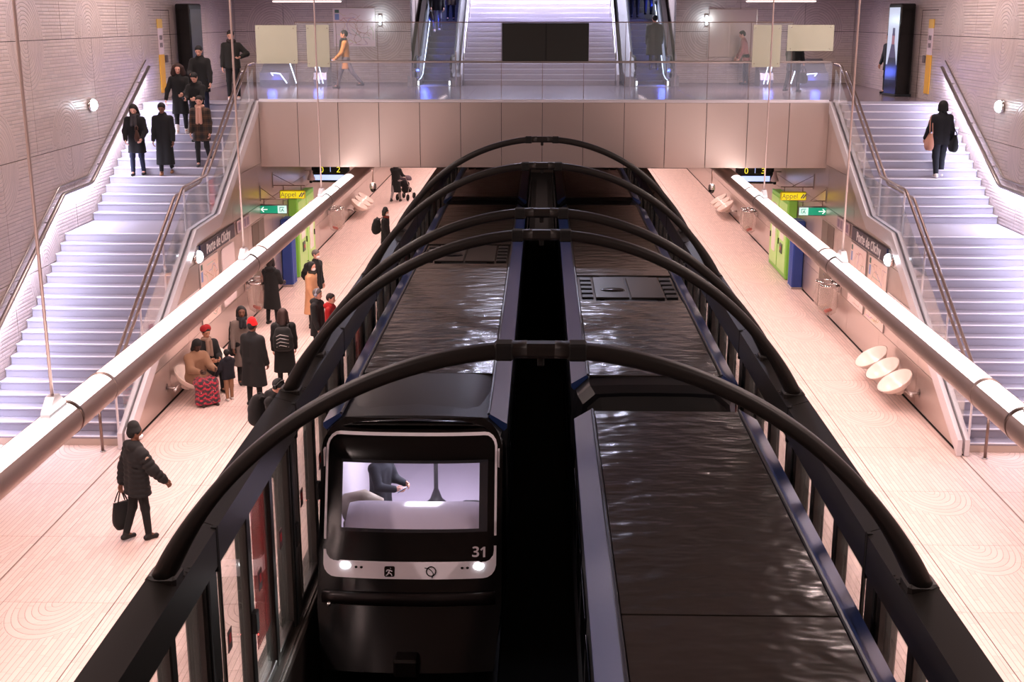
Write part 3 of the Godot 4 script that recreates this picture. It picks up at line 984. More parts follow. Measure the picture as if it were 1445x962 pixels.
func gangway(label, cx, z0, z1):
	var g = thing("gangway", label, "gangway", Vector3(cx, 0, z0), 0, "gangways between train cars")
	var n = 11
	for k in n:
		var z = lerp(0.0, z1 - z0, (k + 0.5) / n)
		var list = [car_section(0.22, 0.24, z + 0.03), car_section(0.16, 0.18, z), car_section(0.22, 0.24, z - 0.03)]
		for r in list:
			for i in r.size(): r[i].y = max(r[i].y, -0.6)
		var m = begin()
		rings(m, list)
		put("bellows_fold", m, mats["rubber"], g)

func build_trains():
	build_car("train_car", "dark metro train car nearest the camera on the right track", 1.705, 3.5, -16.45, false, -3.0)
	build_car("train_car", "dark metro train car on the right track behind the nearest gangway", 1.705, -17.5, -35.6, false, -24.1)
	build_car("train_car", "dark metro train car on the right track, deep below the walkway", 1.705, -36.6, -54.5, false, -45.0)
	gangway("black ribbed gangway between the nearest cars on the right track", 1.705, -16.45, -17.5)
	gangway("black ribbed gangway on the right track below the walkway", 1.705, -35.6, -36.6)
	var cab = build_car("train_car", "dark driverless metro car with lit front window and number 31", -1.695, -14.62, -35.6, true, -27.7)
	cab_front(cab)
	build_car("train_car", "dark metro train car on the left track, deep below the walkway", -1.695, -36.6, -54.5, false, -45.0)
	gangway("black ribbed gangway on the left track below the walkway", -1.695, -35.6, -36.6)

# the front of the left train: a sloping black mask with window, white surround, lamps
func front_z(x, y):
	return -(y - 0.3) * 0.40 - 0.10 * pow(abs(x) / 1.2, 2.4) - 0.03 - 0.5 * pow(max(0.0, (y - 1.9) / 0.6), 3.0)

func front_pt(x, y, off = 0.0):
	return Vector3(x, y, front_z(x, y) + off)

func inside_rr(x, y, cx, cy, w, h, r):
	var qx = max(abs(x - cx) - (w * 0.5 - r), 0.0)
	var qy = max(abs(y - cy) - (h * 0.5 - r), 0.0)
	return qx * qx + qy * qy <= r * r

func front_half(y):
	# half width of the front at height y, with rounded upper corners
	if y > 2.05: return 1.2 - 0.34 * (1.0 - sqrt(max(0.0, 1.0 - pow((y - 2.05) / 0.36, 2.0))))
	if y < 0.2: return 1.2 - (0.2 - y) * 0.12
	return 1.2

func cab_front(c):
	var wx0 = -0.86; var wx1 = 0.95; var wy0 = 1.15; var wy1 = 1.94
	# mask
	var m = begin(true)
	var ys = []
	var y = -0.55
	while y < 2.405:
		ys.append(y); y += 0.05
	for v in [wy0, wy1]: ys.append(v)
	ys.append(2.405)
	ys.sort()
	for i in ys.size() - 1:
		var ya = ys[i]; var yb = ys[i + 1]
		if yb - ya < 0.001: continue
		var ha = front_half(ya); var hb = front_half(yb)
		var cols = [-1.0, -0.9, -0.8]
		var us = []
		for k in 25: us.append(-1.0 + k / 12.0)
		for k in us.size() - 1:
			var xa = us[k] * ha; var xb = us[k + 1] * ha
			var xc = us[k] * hb; var xd = us[k + 1] * hb
			var mx = (us[k] + us[k + 1]) * 0.5 * 1.2
			if ya > wy0 - 0.001 and yb < wy1 + 0.001 and mx > wx0 and mx < wx1: continue
			quad(m, front_pt(xa, ya), front_pt(xb, ya), front_pt(xd, yb), front_pt(xc, yb), Vector3(0, 0.1, 1))
	put("front_mask", m, mats["train_black"], c)
	# shoulder between mask and body
	var sh = begin(true)
	var sec = car_section(0.05, 0.14, -0.5)
	var prof = []
	var n = 40
	var ringa = []
	var ringb = []
	for k in n + 1:
		var t = float(k) / n
		# run up the right side, over the top, down the left
		var p: Vector2
		if t < 0.38: p = Vector2(1.0, lerp(-0.55, 2.05, t / 0.38))
		elif t < 0.62:
			var a = lerp(0.0, PI, (t - 0.38) / 0.24)
			p = Vector2(cos(a), 2.05 + sin(a) * 0.355)
		else: p = Vector2(-1.0, lerp(2.05, -0.55, (t - 0.62) / 0.38))
		var x = front_half(p.y) * (p.x if t < 0.38 or t > 0.62 else p.x)
		if t >= 0.38 and t <= 0.62: x = sign(p.x) * lerp(0.0, front_half(p.y), pow(abs(p.x), 0.35))
		ringa.append(front_pt(x, p.y))
		var yy = p.y
		var xx = x * 1.03
		if t >= 0.38 and t <= 0.62: yy = 2.05 + (p.y - 2.05) * 1.0
		ringb.append(Vector3(xx, yy + 0.0, -1.07))
	for k in n: quad(sh, ringa[k], ringa[k + 1], ringb[k + 1], ringb[k], (ringa[k] + ringb[k]) * 0.5 - Vector3(0, 0.9, -0.6))
	put("mask_rim", sh, mats["train_black"], c)
	# domed roof end
	var dome = begin(true)
	var gx = 12; var gz = 8
	var dp = func(i, j):
		var u = -1.0 + 2.0 * i / gx; var v = float(j) / gz
		var w = 1.0
		return Vector3(u * 1.02 * w, 2.425 - 0.06 * pow(1.0 - v, 2.5) - 0.05 * pow(abs(u), 6.0), lerp(-1.0 - 0.10 * pow(abs(u), 4.0), -3.29, v))
	for i in gx:
		for j in gz: quad(dome, dp.call(i, j), dp.call(i + 1, j), dp.call(i + 1, j + 1), dp.call(i, j + 1), Vector3.UP)
	put("roof_end", dome, mats["train_roof_matt"] if mats.has("train_roof_matt") else mat("train_roof_matt", Color(0.11, 0.10, 0.095), 0.38), c)
	# window
	var g = begin(true)
	for i in 12:
		for j in 6:
			var xa = lerp(wx0 - 0.06, wx1 + 0.06, i / 12.0); var xb = lerp(wx0 - 0.06, wx1 + 0.06, (i + 1) / 12.0)
			var ya = lerp(wy0 - 0.04, wy1 + 0.04, j / 6.0); var yb = lerp(wy0 - 0.04, wy1 + 0.04, (j + 1) / 6.0)
			quad(g, front_pt(xa, ya, 0.006), front_pt(xb, ya, 0.006), front_pt(xb, yb, 0.006), front_pt(xa, yb, 0.006), Vector3(0, 0.2, 1))
	put("front_window", g, glass("cab_glass", Color(0.7, 0.72, 0.8), 0.06), c)
	# white surround: a thin line that thickens into a band below
	var path = []
	var w = 2.26; var top = 2.28; var bot = 0.56; var r = 0.16
	var line = []
	for k in 129:
		var t = k / 128.0
		line.append(surround_pt(t, w * 0.5, bot, top, r))
	var ring = []
	var sl = begin()
	var sb = begin()
	for k in line.size():
		var p = line[k]
		# the lower run is a broad band
		var th = lerp(0.03, 0.2, smoothstep(0.86, 0.60, p.y))
		var aim = Vector2(clamp(p.x, -w * 0.5 + 0.22, w * 0.5 - 0.22), clamp(p.y, bot + 0.22, top - 0.22))
		var q = p + (aim - p).normalized() * th
		ring.append([front_pt(p.x, p.y, 0.0), front_pt(p.x, p.y, 0.016), front_pt(q.x, q.y, 0.016), front_pt(q.x, q.y, 0.0)])
	for k in ring.size() - 1:
		if abs(ring[k][0].x) > 1.0 and ring[k][0].y > 0.90 and ring[k][0].y < 1.0: continue
		for e in 3: quad(sl if ring[k][0].y > 0.95 else sb, ring[k][e], ring[k][e + 1], ring[k + 1][e + 1], ring[k + 1][e], [Vector3(ring[k][0].x, ring[k][0].y - 1.4, 0), Vector3(0, 0.1, 1), Vector3(-ring[k][0].x, 1.4 - ring[k][0].y, 0)][e])
	put("white_surround", sl, mat("cab_white", Color(0.95, 0.93, 0.96), 0.35), c)
	put("white_band", sb, mats["cab_white"], c)
	# head lamps
	for x in [-0.83, 0.90]:
		var h = begin(true)
		add_lathe(h, [Vector2(0.001, 0.035), Vector2(0.05, 0.03), Vector2(0.068, 0.012), Vector2(0.072, 0.0)], 18, Transform3D(Basis(Vector3(1, 0, 0), Vector3(0, 0, 1), Vector3(0, 0.62, 0)), front_pt(x, 0.70, 0.014)))
		put("head_lamp", h, glow("head_lamp", Color(1, 1, 1), 5.0), c)
		var sp := SpotLight3D.new()
		sp.name = "head_lamp_beam"
		sp.light_energy = 3.0
		sp.light_size = 0.06
		sp.spot_angle = 40.0
		sp.spot_range = 60.0
		sp.spot_attenuation = 2.0
		sp.shadow_enabled = true
		sp.position = front_pt(x, 0.70, 0.07)
		sp.rotation = Vector3(deg_to_rad(-14), PI, 0)
		c.add_child(sp, true)
		for k in 2:
			var d = begin()
			add_lathe(d, [Vector2(0.001, 0.012), Vector2(0.018, 0.01), Vector2(0.02, 0.0)], 10, Transform3D(Basis(Vector3(1, 0, 0), Vector3(0, 0, 1), Vector3(0, 0.8, 0)), front_pt(x - sign(x) * (0.14 + 0.07 * k), 0.69, 0.014)))
			put("side_lamp", d, mats["rubber"], c)
	var tilt = Basis(Vector3(1, 0, 0), -0.38)
	text("number", "31", 0.185, 0.008, mat("number_white", Color(0.82, 0.78, 0.8), 0.5), c, front_pt(0.915, 0.87, 0.012), tilt, "Droid Sans", 700)
	# square badge with a walking figure
	var bd = begin()
	add_prism(bd, round_rect(0.135, 0.135, 0.022), func(p, t): return front_pt(-0.25, 0.65, 0.017) + tilt * Vector3(p.x, p.y, t * 0.005))
	var badge = put("square_badge", bd, mats["train_black"], c)
	var fg = begin()
	var bt = front_pt(-0.25, 0.65, 0.0235)
	for l in [[Vector2(0.005, 0.02), Vector2(-0.012, -0.012)], [Vector2(-0.012, -0.012), Vector2(0.022, -0.028)], [Vector2(0.022, -0.028), Vector2(0.034, -0.055)], [Vector2(-0.012, -0.012), Vector2(-0.022, -0.035)], [Vector2(-0.022, -0.035), Vector2(-0.045, -0.05)], [Vector2(0.004, 0.018), Vector2(0.036, 0.004)], [Vector2(0.004, 0.018), Vector2(-0.03, 0.022)], [Vector2(-0.03, 0.022), Vector2(-0.04, 0.0)], [Vector2(0.012, 0.04), Vector2(0.014, 0.046)]]:
		add_tube(fg, [bt + tilt * Vector3(l[0].x, l[0].y, 0), bt + tilt * Vector3(l[1].x, l[1].y, 0)], 0.0075, 6, 1.0, 1.0, Vector3(0, 0, 1))
	put("walking_figure", fg, mats["cab_white"], badge)
	# round emblem: ring, and a line through it like a face looking up
	var em = begin()
	var et = front_pt(0.29, 0.655, 0.02)
	var circ = []
	for k in 25: circ.append(et + tilt * Vector3(cos(TAU * k / 24) * 0.06, sin(TAU * k / 24) * 0.06, 0))
	add_tube(em, circ, 0.0075, 6, 1.0, 1.0, Vector3(0, 0, 1))
	add_tube(em, [et + tilt * Vector3(-0.085, 0.045, 0), et + tilt * Vector3(-0.03, 0.035, 0), et + tilt * Vector3(0.0, 0.012, 0), et + tilt * Vector3(0.012, 0.0, 0), et + tilt * Vector3(0.03, -0.03, 0), et + tilt * Vector3(0.012, -0.085, 0)], 0.006, 6, 1.0, 1.0, Vector3(0, 0, 1))
	put("round_emblem", em, mats["train_black"], c)
	# bumper and coupler
	var bp = begin(true)
	var pts = []
	for k in 13:
		var x = lerp(-1.12, 1.12, k / 12.0)
		pts.append(Vector3(x, 0.33, front_z(x, 0.33) + 0.05))
	add_tube(bp, pts, 0.09, 10, 0.6, 1.0)
	put("bumper", bp, mat("bumper", Color(0.07, 0.045, 0.045), 0.35), c)
	put_span("coupler", Vector3(-0.16, -0.55, 0.0), Vector3(0.16, -0.3, 0.45), mat("coupler", Color(0.1, 0.08, 0.07), 0.5, 0.6), c, 0.03)
	var bl = begin(true)
	add_lathe(bl, [Vector2(0.001, 0.04), Vector2(0.025, 0.035), Vector2(0.03, 0.0)], 10, Transform3D(Basis(Vector3(1, 0, 0), Vector3(0, 0, 1), Vector3(0, -1, 0)), front_pt(-1.02, 0.28, 0.13)))
	put("marker_lamp", bl, mats["chrome"], c)
	# wipers and the sheen bars are left plain; inside of the cab
	put_span("cabin_floor", Vector3(-1.15, -0.03, -0.75), Vector3(1.15, 0.0, -7.0), mat("cabin_floor", Color(0.62, 0.58, 0.64), 0.45), c, 0.0)
	put_span("cabin_ceiling", Vector3(-1.1, 2.10, -1.1), Vector3(1.1, 2.13, -7.0), mat("cabin_white", Color(0.82, 0.79, 0.82), 0.5), c, 0.0)
	for s in [-1, 1]: put_span("cabin_wall", Vector3(s * 1.14, 0.0, -0.75), Vector3(s * 1.16, 2.1, -7.0), mats["cabin_white"], c, 0.0)
	put_span("cabin_partition", Vector3(-1.15, 0.0, -7.0), Vector3(1.15, 2.1, -7.05), mats["cabin_white"], c, 0.0)
	put_span("cabin_lamp", Vector3(-0.25, 2.06, -1.6), Vector3(0.25, 2.095, -5.5), glow("cabin_lamp", Color(0.95, 0.93, 1.0), 2.0), c, 0.005)
	area("cabin_lamp_light", Vector3(0, 2.03, -3.2), Vector3.DOWN, Vector2(0.5, 3.0), 10.0, Color(0.95, 0.93, 1.0), c)
	# desk cover below the window
	var ds = begin(true)
	var dl = []
	for k in 9:
		var t = k / 8.0
		var yy = 1.12 + 0.17 * sin(t * PI * 0.5)
		var zz = lerp(front_z(0, 1.12) - 0.05, -0.98, t)
		var r2 = []
		for q in 17:
			var u = -1.0 + q / 8.0
			r2.append(Vector3(u * 0.93 + 0.05, yy - 0.05 * pow(abs(u), 8.0), zz - 0.07 * u * u))
		dl.append(r2)
	for i in dl.size() - 1:
		for q in 16: quad(ds, dl[i][q], dl[i][q + 1], dl[i + 1][q + 1], dl[i + 1][q], Vector3.UP)
	put("desk_cover", ds, mat("desk_cover", Color(0.80, 0.76, 0.82), 0.16), c)
	put_span("desk_box", Vector3(-0.9, 0.0, -0.72), Vector3(0.95, 1.12, -0.97), mats["cabin_white"], c, 0.02)
	# end seat and grab pole
	var se = begin(true)
	add_tube(se, [Vector3(-0.98, 1.06, -1.3), Vector3(-0.72, 1.1, -1.25), Vector3(-0.5, 1.05, -1.22)], [0.18, 0.22, 0.17], 14, 1.0, 1.1)
	put("seat_back", se, mat("seat_cream", Color(0.72, 0.66, 0.6), 0.6), c)
	put_span("seat_base", Vector3(-1.0, 0.3, -1.1), Vector3(-0.45, 0.95, -1.35), mats["seat_cream"], c, 0.05)
	var gp = begin(true)
	add_tube(gp, [Vector3(0.03, 0.0, -4.0), Vector3(0.03, 0.03, -4.0), Vector3(0.03, 0.12, -4.0), Vector3(0.03, 0.3, -4.0), Vector3(0.03, 2.1, -4.0)], [0.2, 0.19, 0.1, 0.035, 0.03], 14, 1, 1, Vector3(0, 0, 1))
	put("grab_pole", gp, mat("pole_dark", Color(0.12, 0.11, 0.12), 0.4), c)

func surround_pt(t, hw, bot, top, r):
	# from the middle of the lower edge round a rounded rectangle, anticlockwise
	var W = 2.0 * (hw - r); var H = top - bot - 2.0 * r; var A = PI * r / 2.0
	var L = 2.0 * W + 2.0 * H + 4.0 * A
	var d = t * L
	if d < W * 0.5: return Vector2(d, bot)
	d -= W * 0.5
	var cs = [[Vector2(hw - r, bot + r), -90.0, H], [Vector2(hw - r, top - r), 0.0, W], [Vector2(-hw + r, top - r), 90.0, H], [Vector2(-hw + r, bot + r), 180.0, W * 0.5]]
	for c in cs:
		if d < A:
			var a = deg_to_rad(c[1] + 90.0 * d / A)
			return c[0] + Vector2(cos(a), sin(a)) * r
		d -= A
		var a1 = deg_to_rad(c[1] + 90.0)
		if d <= c[2] + 1e-5: return c[0] + Vector2(cos(a1), sin(a1)) * r + Vector2(-sin(a1), cos(a1)) * d
		d -= c[2]
	return Vector2(0, bot)

# ------------------------------------------------------------------ things on and below the walls of the platforms
func print_tex(w, h, paint):
	var im := Image.create(w, h, false, Image.FORMAT_RGB8)
	paint.call(im)
	return ImageTexture.create_from_image(im)

func line_px(im, a, b, col, r = 1):
	var n = int(max(abs(a.x - b.x), abs(a.y - b.y))) + 1
	for i in n + 1:
		var p = a.lerp(b, float(i) / n)
		im.fill_rect(Rect2i(int(p.x) - r / 2, int(p.y) - r / 2, r, r), col)

func map_image(seed_n, tint):
	return print_tex(256, 256, func(im):
		im.fill(tint)
		var q := RandomNumberGenerator.new()
		q.seed = seed_n
		for k in 22:
			var p = Vector2(q.randf_range(20, 236), q.randf_range(30, 240))
			var dir = Vector2.from_angle(snapped(q.randf_range(0, TAU), PI / 8))
			var col = Color.from_hsv(q.randf_range(0.0, 0.14) if k % 3 else q.randf(), q.randf_range(0.2, 0.55), q.randf_range(0.55, 0.85))
			for seg in 5:
				var e = p + dir * q.randf_range(15, 45)
				line_px(im, p.clamp(Vector2(12, 24), Vector2(244, 244)), e.clamp(Vector2(12, 24), Vector2(244, 244)), col, 2)
				p = e
				dir = dir.rotated([0, PI / 4, -PI / 4][q.randi() % 3])
		im.fill_rect(Rect2i(10, 8, 26, 22), Color(0.15, 0.35, 0.3))
		im.fill_rect(Rect2i(10, 36, 26, 40), Color(0.45, 0.55, 0.75))
		im.fill_rect(Rect2i(0, 0, 256, 3), Color(0.8, 0.74, 0.76)))

# flat print on a box whose face looks along out (the picture fills the front face)
func print_board(called, center, right, up, size, depth, tex, parent, frame = null):
	var key = "print_" + str(tex.get_instance_id())
	var m = mat(key, Color.WHITE, 0.35)
	m.albedo_texture = tex
	var s = begin()
	var out = right.cross(up)
	var c = center + out * depth
	var a = right * size.x * 0.5; var b = up * size.y * 0.5
	quad_uv(s, [c - a - b, c + a - b, c + a + b, c - a + b], [Vector2(0, 1), Vector2(1, 1), Vector2(1, 0), Vector2(0, 0)], out)
	var o = put(called, commit_uv(s), m, parent)
	if frame:
		var f = begin()
		add_box(f, center + out * (depth * 0.5 - 0.001), Vector3(size.x + 0.03, size.y + 0.03, depth), 0.004, Basis(right, up, out))
		put("frame", f, frame, parent)
	return o

func shell_seat(parent, at, s):
	# a shallow white bowl, tipped up towards the platform
	var n = Vector3(-s * 0.545, 0.84, 0).normalized()
	var x = Vector3(0, 0, 1)
	var y = n
	var z = x.cross(y)
	var xf = Transform3D(Basis(x * 1.2, y, z * 1.0), at)
	var m = begin(true)
	add_lathe(m, [Vector2(0.03, -0.17), Vector2(0.12, -0.165), Vector2(0.22, -0.13), Vector2(0.31, -0.06), Vector2(0.37, 0.03), Vector2(0.382, 0.045), Vector2(0.372, 0.05), Vector2(0.355, 0.04), Vector2(0.295, -0.045), Vector2(0.21, -0.11), Vector2(0.12, -0.145), Vector2(0.001, -0.15)], 30, xf)
	var o = put("seat_shell", m, mats["white_plastic"], parent)
	var st = begin(true)
	add_lathe(st, [Vector2(0.12, -0.16), Vector2(0.11, -0.24), Vector2(0.07, -0.26), Vector2(0.001, -0.26)], 16, Transform3D(xf.basis, at))
	put("seat_mount", st, mat("seat_mount", Color(0.8, 0.72, 0.68), 0.4), o)

func bench(s, zs, label):
	var b = thing("shell_bench", label, "bench", Vector3(s * 7.12, 0, zs[1]), 0, "benches of white shell seats")
	for z in zs: shell_seat(b, Vector3(s * 0.03, 0.5, z - zs[1]), s)
	var m = begin(true)
	add_tube(m, [Vector3(s * 0.22, 0.36, zs[0] - zs[1] + 0.5), Vector3(s * 0.22, 0.36, zs[2] - zs[1] - 0.5)], 0.035, 10)
	put("beam", m, mats["satin_steel"], b)
	for e in [0.3, -0.3]:
		var z = (zs[0] if e > 0 else zs[2]) - zs[1] + e
		var a = begin(true)
		add_tube(a, [Vector3(s * 0.22, 0.36, z), Vector3(s * 0.46, 0.36, z)], 0.03, 8)
		add_lathe(a, [Vector2(0.001, 0.02), Vector2(0.09, 0.02), Vector2(0.09, 0.0)], 14, Transform3D(Basis(Vector3(0, 0, 1), s * PI / 2), Vector3(s * 0.45, 0.36, z)))
		put("wall_arm", a, mats["satin_steel"], b)
	return b

func bag_bin(s, z, label):
	var b = thing("bag_bin", label, "litter bin", Vector3(s * (INNER - 0.005), 0, z), 0, "steel bag bins on the steel wall")
	put_box("back_plate", Vector3(-s * 0.02, 1.0, 0), Vector3(0.03, 0.26, 0.9), mats["chrome"], b, 0.006)
	for d in [-0.26, 0.26]:
		var m = begin(true)
		var ring = []
		for k in 25: ring.append(Vector3(-s * (0.27 + cos(TAU * k / 24) * 0.21), 1.05, d + sin(TAU * k / 24) * 0.21))
		add_tube(m, ring, 0.022, 8, 1.0, 1.6)
		put("bag_ring", m, mats["chrome"], b)
		var lid = begin(true)
		add_lathe(lid, [Vector2(0.001, 0.05), Vector2(0.14, 0.045), Vector2(0.2, 0.01), Vector2(0.21, 0.0)], 20, Transform3D(Basis(Vector3(0, 0, 1), -s * 0.75), Vector3(-s * 0.17, 1.2, d)))
		put("lid", lid, mats["chrome"], b)
		var bag = begin(true)
		var rs = []
		for k in 9:
			var t = k / 8.0
			var rr = lerp(0.2, 0.24, sin(t * PI)) * (1.0 if k < 8 else 0.45)
			var r = []
			for q in 20:
				var a = TAU * q / 20.0
				var w = rr * (1.0 + 0.05 * sin(a * 5.0 + t * 7.0 + d * 9.0))
				r.append(Vector3(-s * (0.27 + cos(a) * w), lerp(1.04, 0.28, t), d + sin(a) * w))
			rs.append(r)
		rings(bag, rs, false)
		var bg = put("plastic_bag", bag, glass("bag_film", Color(0.80, 0.72, 0.68), 0.28, 0.15), b)
		var lit = begin(true)
		for k in 6:
			var p = Vector3(-s * (0.2 + 0.05 * (k % 3)), 0.38 + 0.05 * (k / 3), d - 0.12 + 0.05 * k)
			add_box(lit, p, Vector3(0.09, 0.06, 0.08), 0.02, Basis(Vector3(0.3, 1, 0.2).normalized(), k * 1.3))
		put("litter", lit, mat("litter_red", Color(0.72, 0.22, 0.16), 0.6) if d > 0 else mat("litter_pale", Color(0.75, 0.68, 0.6), 0.7), bg)

func sign_box(called, label, category, at, size, depth, bodym):
	var t = thing(called, label, category, at)
	put_box("case", Vector3.ZERO, Vector3(size.x, size.y, depth), bodym, t, 0.015)
	return t

func build_platform_objects(s):
	var sw = side_word(s)
	var face = s * INNER
	var right = Vector3(0, 0, s)       # reading direction on this wall
	var out = Vector3(-s, 0, 0)
	var zc = -28.3
	# station name
	var sn = thing("station_sign", "dark blue station name board on the %s steel wall" % sw, "sign", Vector3(face - s * 0.03, 2.58, zc), 0, "station name boards")
	put_box("board", Vector3.ZERO, Vector3(0.04, 0.33, 3.1), mat("sign_blue", Color(0.06, 0.07, 0.20), 0.3), sn, 0.006)
	text("lettering", "Porte de Clichy", 0.30, 0.006, mat("sign_white", Color(0.9, 0.88, 0.88), 0.5), sn, Vector3(-s * 0.024, 0.0, 0), Basis(right, Vector3.UP, right.cross(Vector3.UP)), "Droid Sans", 700)
	var dp = thing("direction_plate", "pale plate of small pictograms beside the %s station name" % sw, "sign", Vector3(face - s * 0.025, 2.58, -30.85))
	put_box("plate", Vector3.ZERO, Vector3(0.03, 0.31, 1.3), mat("plate_pale", Color(0.72, 0.64, 0.66), 0.4), dp, 0.005)
	for k in 4: put_box("pictogram", Vector3(-s * 0.017, 0.0, -0.45 + k * 0.3), Vector3(0.004, 0.2, 0.2), mat("picto_grey", Color(0.5, 0.42, 0.5), 0.5), dp, 0.001)
	# maps
	var m1 = thing("platform_map", "tall printed line map on the %s steel wall near the stair foot" % sw, "map", Vector3(face, 1.62, -27.45), 0, "platform maps")
	print_board("print", Vector3(0, 0, 0), right, Vector3.UP, Vector2(1.55, 1.46), 0.03, map_image(31 + s, Color(0.90, 0.80, 0.76)), m1, mats["satin_steel"])
	var m2 = thing("platform_map", "printed area map beside the tall line map on the %s wall" % sw, "map", Vector3(face, 1.62, -29.2), 0, "platform maps")
	if s > 0:
		print_board("print", Vector3(0, 0, 0), right, Vector3.UP, Vector2(1.45, 1.46), 0.03, map_image(57, Color(0.92, 0.83, 0.80)), m2, mats["satin_steel"])
	else:
		m2.set_meta("label", "blank white notice board with rounded corners on the left wall")
		m2.set_meta("category", "board")
		var bb = begin()
		add_prism(bb, round_rect(1.2, 1.4, 0.1), func(p, t): return Vector3(-s * (0.004 + t * 0.026), p.y, p.x))
		put("board", bb, mat("board_white", Color(0.9, 0.84, 0.84), 0.3), m2)
	var pp = thing("pictogram_plate", "low white plate with a row of round pictograms by the %s stairs" % sw, "sign", Vector3(face - s * 0.02, 1.72, -25.65))
	put_box("plate", Vector3.ZERO, Vector3(0.02, 0.22, 1.75), mats["board_white"] if mats.has("board_white") else mat("board_white", Color(0.9, 0.84, 0.84), 0.3), pp, 0.004)
	for k in 6:
		var ps = begin()
		add_lathe(ps, [Vector2(0.045, 0.004), Vector2(0.07, 0.004), Vector2(0.07, 0.0), Vector2(0.045, 0.0), Vector2(0.045, 0.004)], 16, Transform3D(Basis(Vector3(0, 0, 1), s * PI / 2), Vector3(-s * 0.011, 0, -0.65 + 0.26 * k)))
		put("pictogram", ps, mat("picto_brown", Color(0.45, 0.3, 0.28), 0.5), pp)
	# benches of shell seats
	bench(s, [-24.15, -25.07, -26.0], "bench of three white shell seats below the %s stairs" % sw)
	bench(s, [-48.2, -49.12, -50.04], "distant bench of white shell seats on the %s platform" % sw)
	bag_bin(s, -31.15, "chrome twin ring litter bin with clear bags by the %s service door" % sw)
	bag_bin(s, -43.6, "distant chrome twin ring litter bin on the %s steel wall" % sw)
	# blue column and green cabinet
	var bc = thing("blue_column", "slim blue ribbed column beside the green cabinet on the %s" % sw, "column", Vector3(face - s * 0.16, 0, -35.6))
	put_box("shaft", Vector3(0, 1.0, 0), Vector3(0.3, 1.96, 0.62), mat("column_blue", Color(0.13, 0.24, 0.52), 0.4), bc, 0.03)
	for k in 3: put_box("rib", Vector3(-s * 0.15, 1.0, -0.2 + 0.2 * k), Vector3(0.03, 1.9, 0.07), mat("column_blue_light", Color(0.2, 0.34, 0.68), 0.35), bc, 0.01)
	put_box("plinth", Vector3(0, 0.03, 0), Vector3(0.33, 0.06, 0.66), mats["satin_steel"], bc, 0.01)
	var gc = thing("green_cabinet", "tall lime green emergency call cabinet with glass panel on the %s" % sw, "cabinet", Vector3(face - s * 0.14, 0, -37.9))
	var green = mat("cabinet_green", Color(0.52, 0.80, 0.30), 0.4)
	put_box("body", Vector3(0, 1.2, 0), Vector3(0.26, 2.36, 2.7), green, gc, 0.02)
	for k in 2:
		var dr = put_box("door", Vector3(-s * 0.14, 1.22, -0.67 + 1.34 * k), Vector3(0.03, 2.1, 1.22), mat("cabinet_green_pale", Color(0.68, 0.88, 0.48), 0.35), gc, 0.01)
		put_box("panel", Vector3(-s * 0.155, 1.55 if k == 1 else 1.3, -0.67 + 1.34 * k), Vector3(0.012, 0.9 if k == 1 else 1.5, 0.6), mat("cabinet_white", Color(0.88, 0.86, 0.82), 0.25), gc, 0.006)
		put_box("handle", Vector3(-s * 0.17, 1.0, -0.67 + 1.34 * k - 0.45), Vector3(0.03, 0.18, 0.04), mats["rubber"], gc, 0.008)
	put_box("call_point", Vector3(-s * 0.165, 0.85, 0.67), Vector3(0.03, 0.3, 0.34), mat("call_grey", Color(0.2, 0.3, 0.2), 0.4), gc, 0.01)
	put_box("call_button", Vector3(-s * 0.185, 0.85, 0.67), Vector3(0.02, 0.1, 0.12), mat("call_red", Color(0.75, 0.3, 0.35), 0.4), gc, 0.01)
	put_box("light_edge", Vector3(-s * 0.1, 1.2, -1.38), Vector3(0.06, 2.36, 0.05), mat("edge_mint", Color(0.55, 0.9, 0.75), 0.3), gc, 0.01)
	# hanging signs, on brackets from the steel wall
	var ex = thing("exit_sign", "green hanging exit sign with a white arrow on the %s platform" % sw, "sign", Vector3(s * 7.2, 2.62, -33.0), 0, "hanging exit signs")
	put_box("case", Vector3.ZERO, Vector3(0.74, 0.25, 0.1), mat("sign_case", Color(0.35, 0.33, 0.33), 0.4), ex, 0.02)
	put_box("green_face", Vector3(s * 0.12, 0, 0.051), Vector3(0.47, 0.2, 0.006), glow_sign("exit_green", Color(0.03, 0.55, 0.42), 0.75), ex, 0.002)
	put_box("white_face", Vector3(-s * 0.235, 0, 0.051), Vector3(0.24, 0.2, 0.006), glow_sign("exit_white", Color(0.72, 0.9, 0.86), 0.8), ex, 0.002)
	var ar = begin()
	var ax = s * 0.26
	for l in [[Vector3(ax - s * 0.1, 0, 0), Vector3(ax + s * 0.06, 0, 0)], [Vector3(ax + s * 0.07, 0, 0), Vector3(ax, 0.065, 0)], [Vector3(ax + s * 0.07, 0, 0), Vector3(ax, -0.065, 0)]]:
		add_tube(ar, [l[0] + Vector3(0, 0, 0.056), l[1] + Vector3(0, 0, 0.056)], 0.012, 6)
	put("arrow", ar, glow_sign("sign_bright", Color(0.9, 0.95, 0.92), 1.0), ex)
	var pg = begin()
	for l in [[Vector3(-0.06, -0.06, 0), Vector3(-0.06, 0.06, 0)], [Vector3(-0.06, 0.06, 0), Vector3(0.06, 0.06, 0)], [Vector3(-0.03, -0.06, 0), Vector3(0.0, 0.0, 0)], [Vector3(0.0, 0.0, 0), Vector3(0.03, 0.03, 0)], [Vector3(0.0, 0.0, 0), Vector3(0.05, -0.05, 0)]]:
		add_tube(pg, [l[0] + Vector3(-s * 0.235, 0, 0.056), l[1] + Vector3(-s * 0.235, 0, 0.056)], 0.009, 6)
	put("running_figure", pg, mat("exit_ink", Color(0.05, 0.4, 0.36), 0.5), ex)
	hanger(ex, s, 0.37, 0.27)
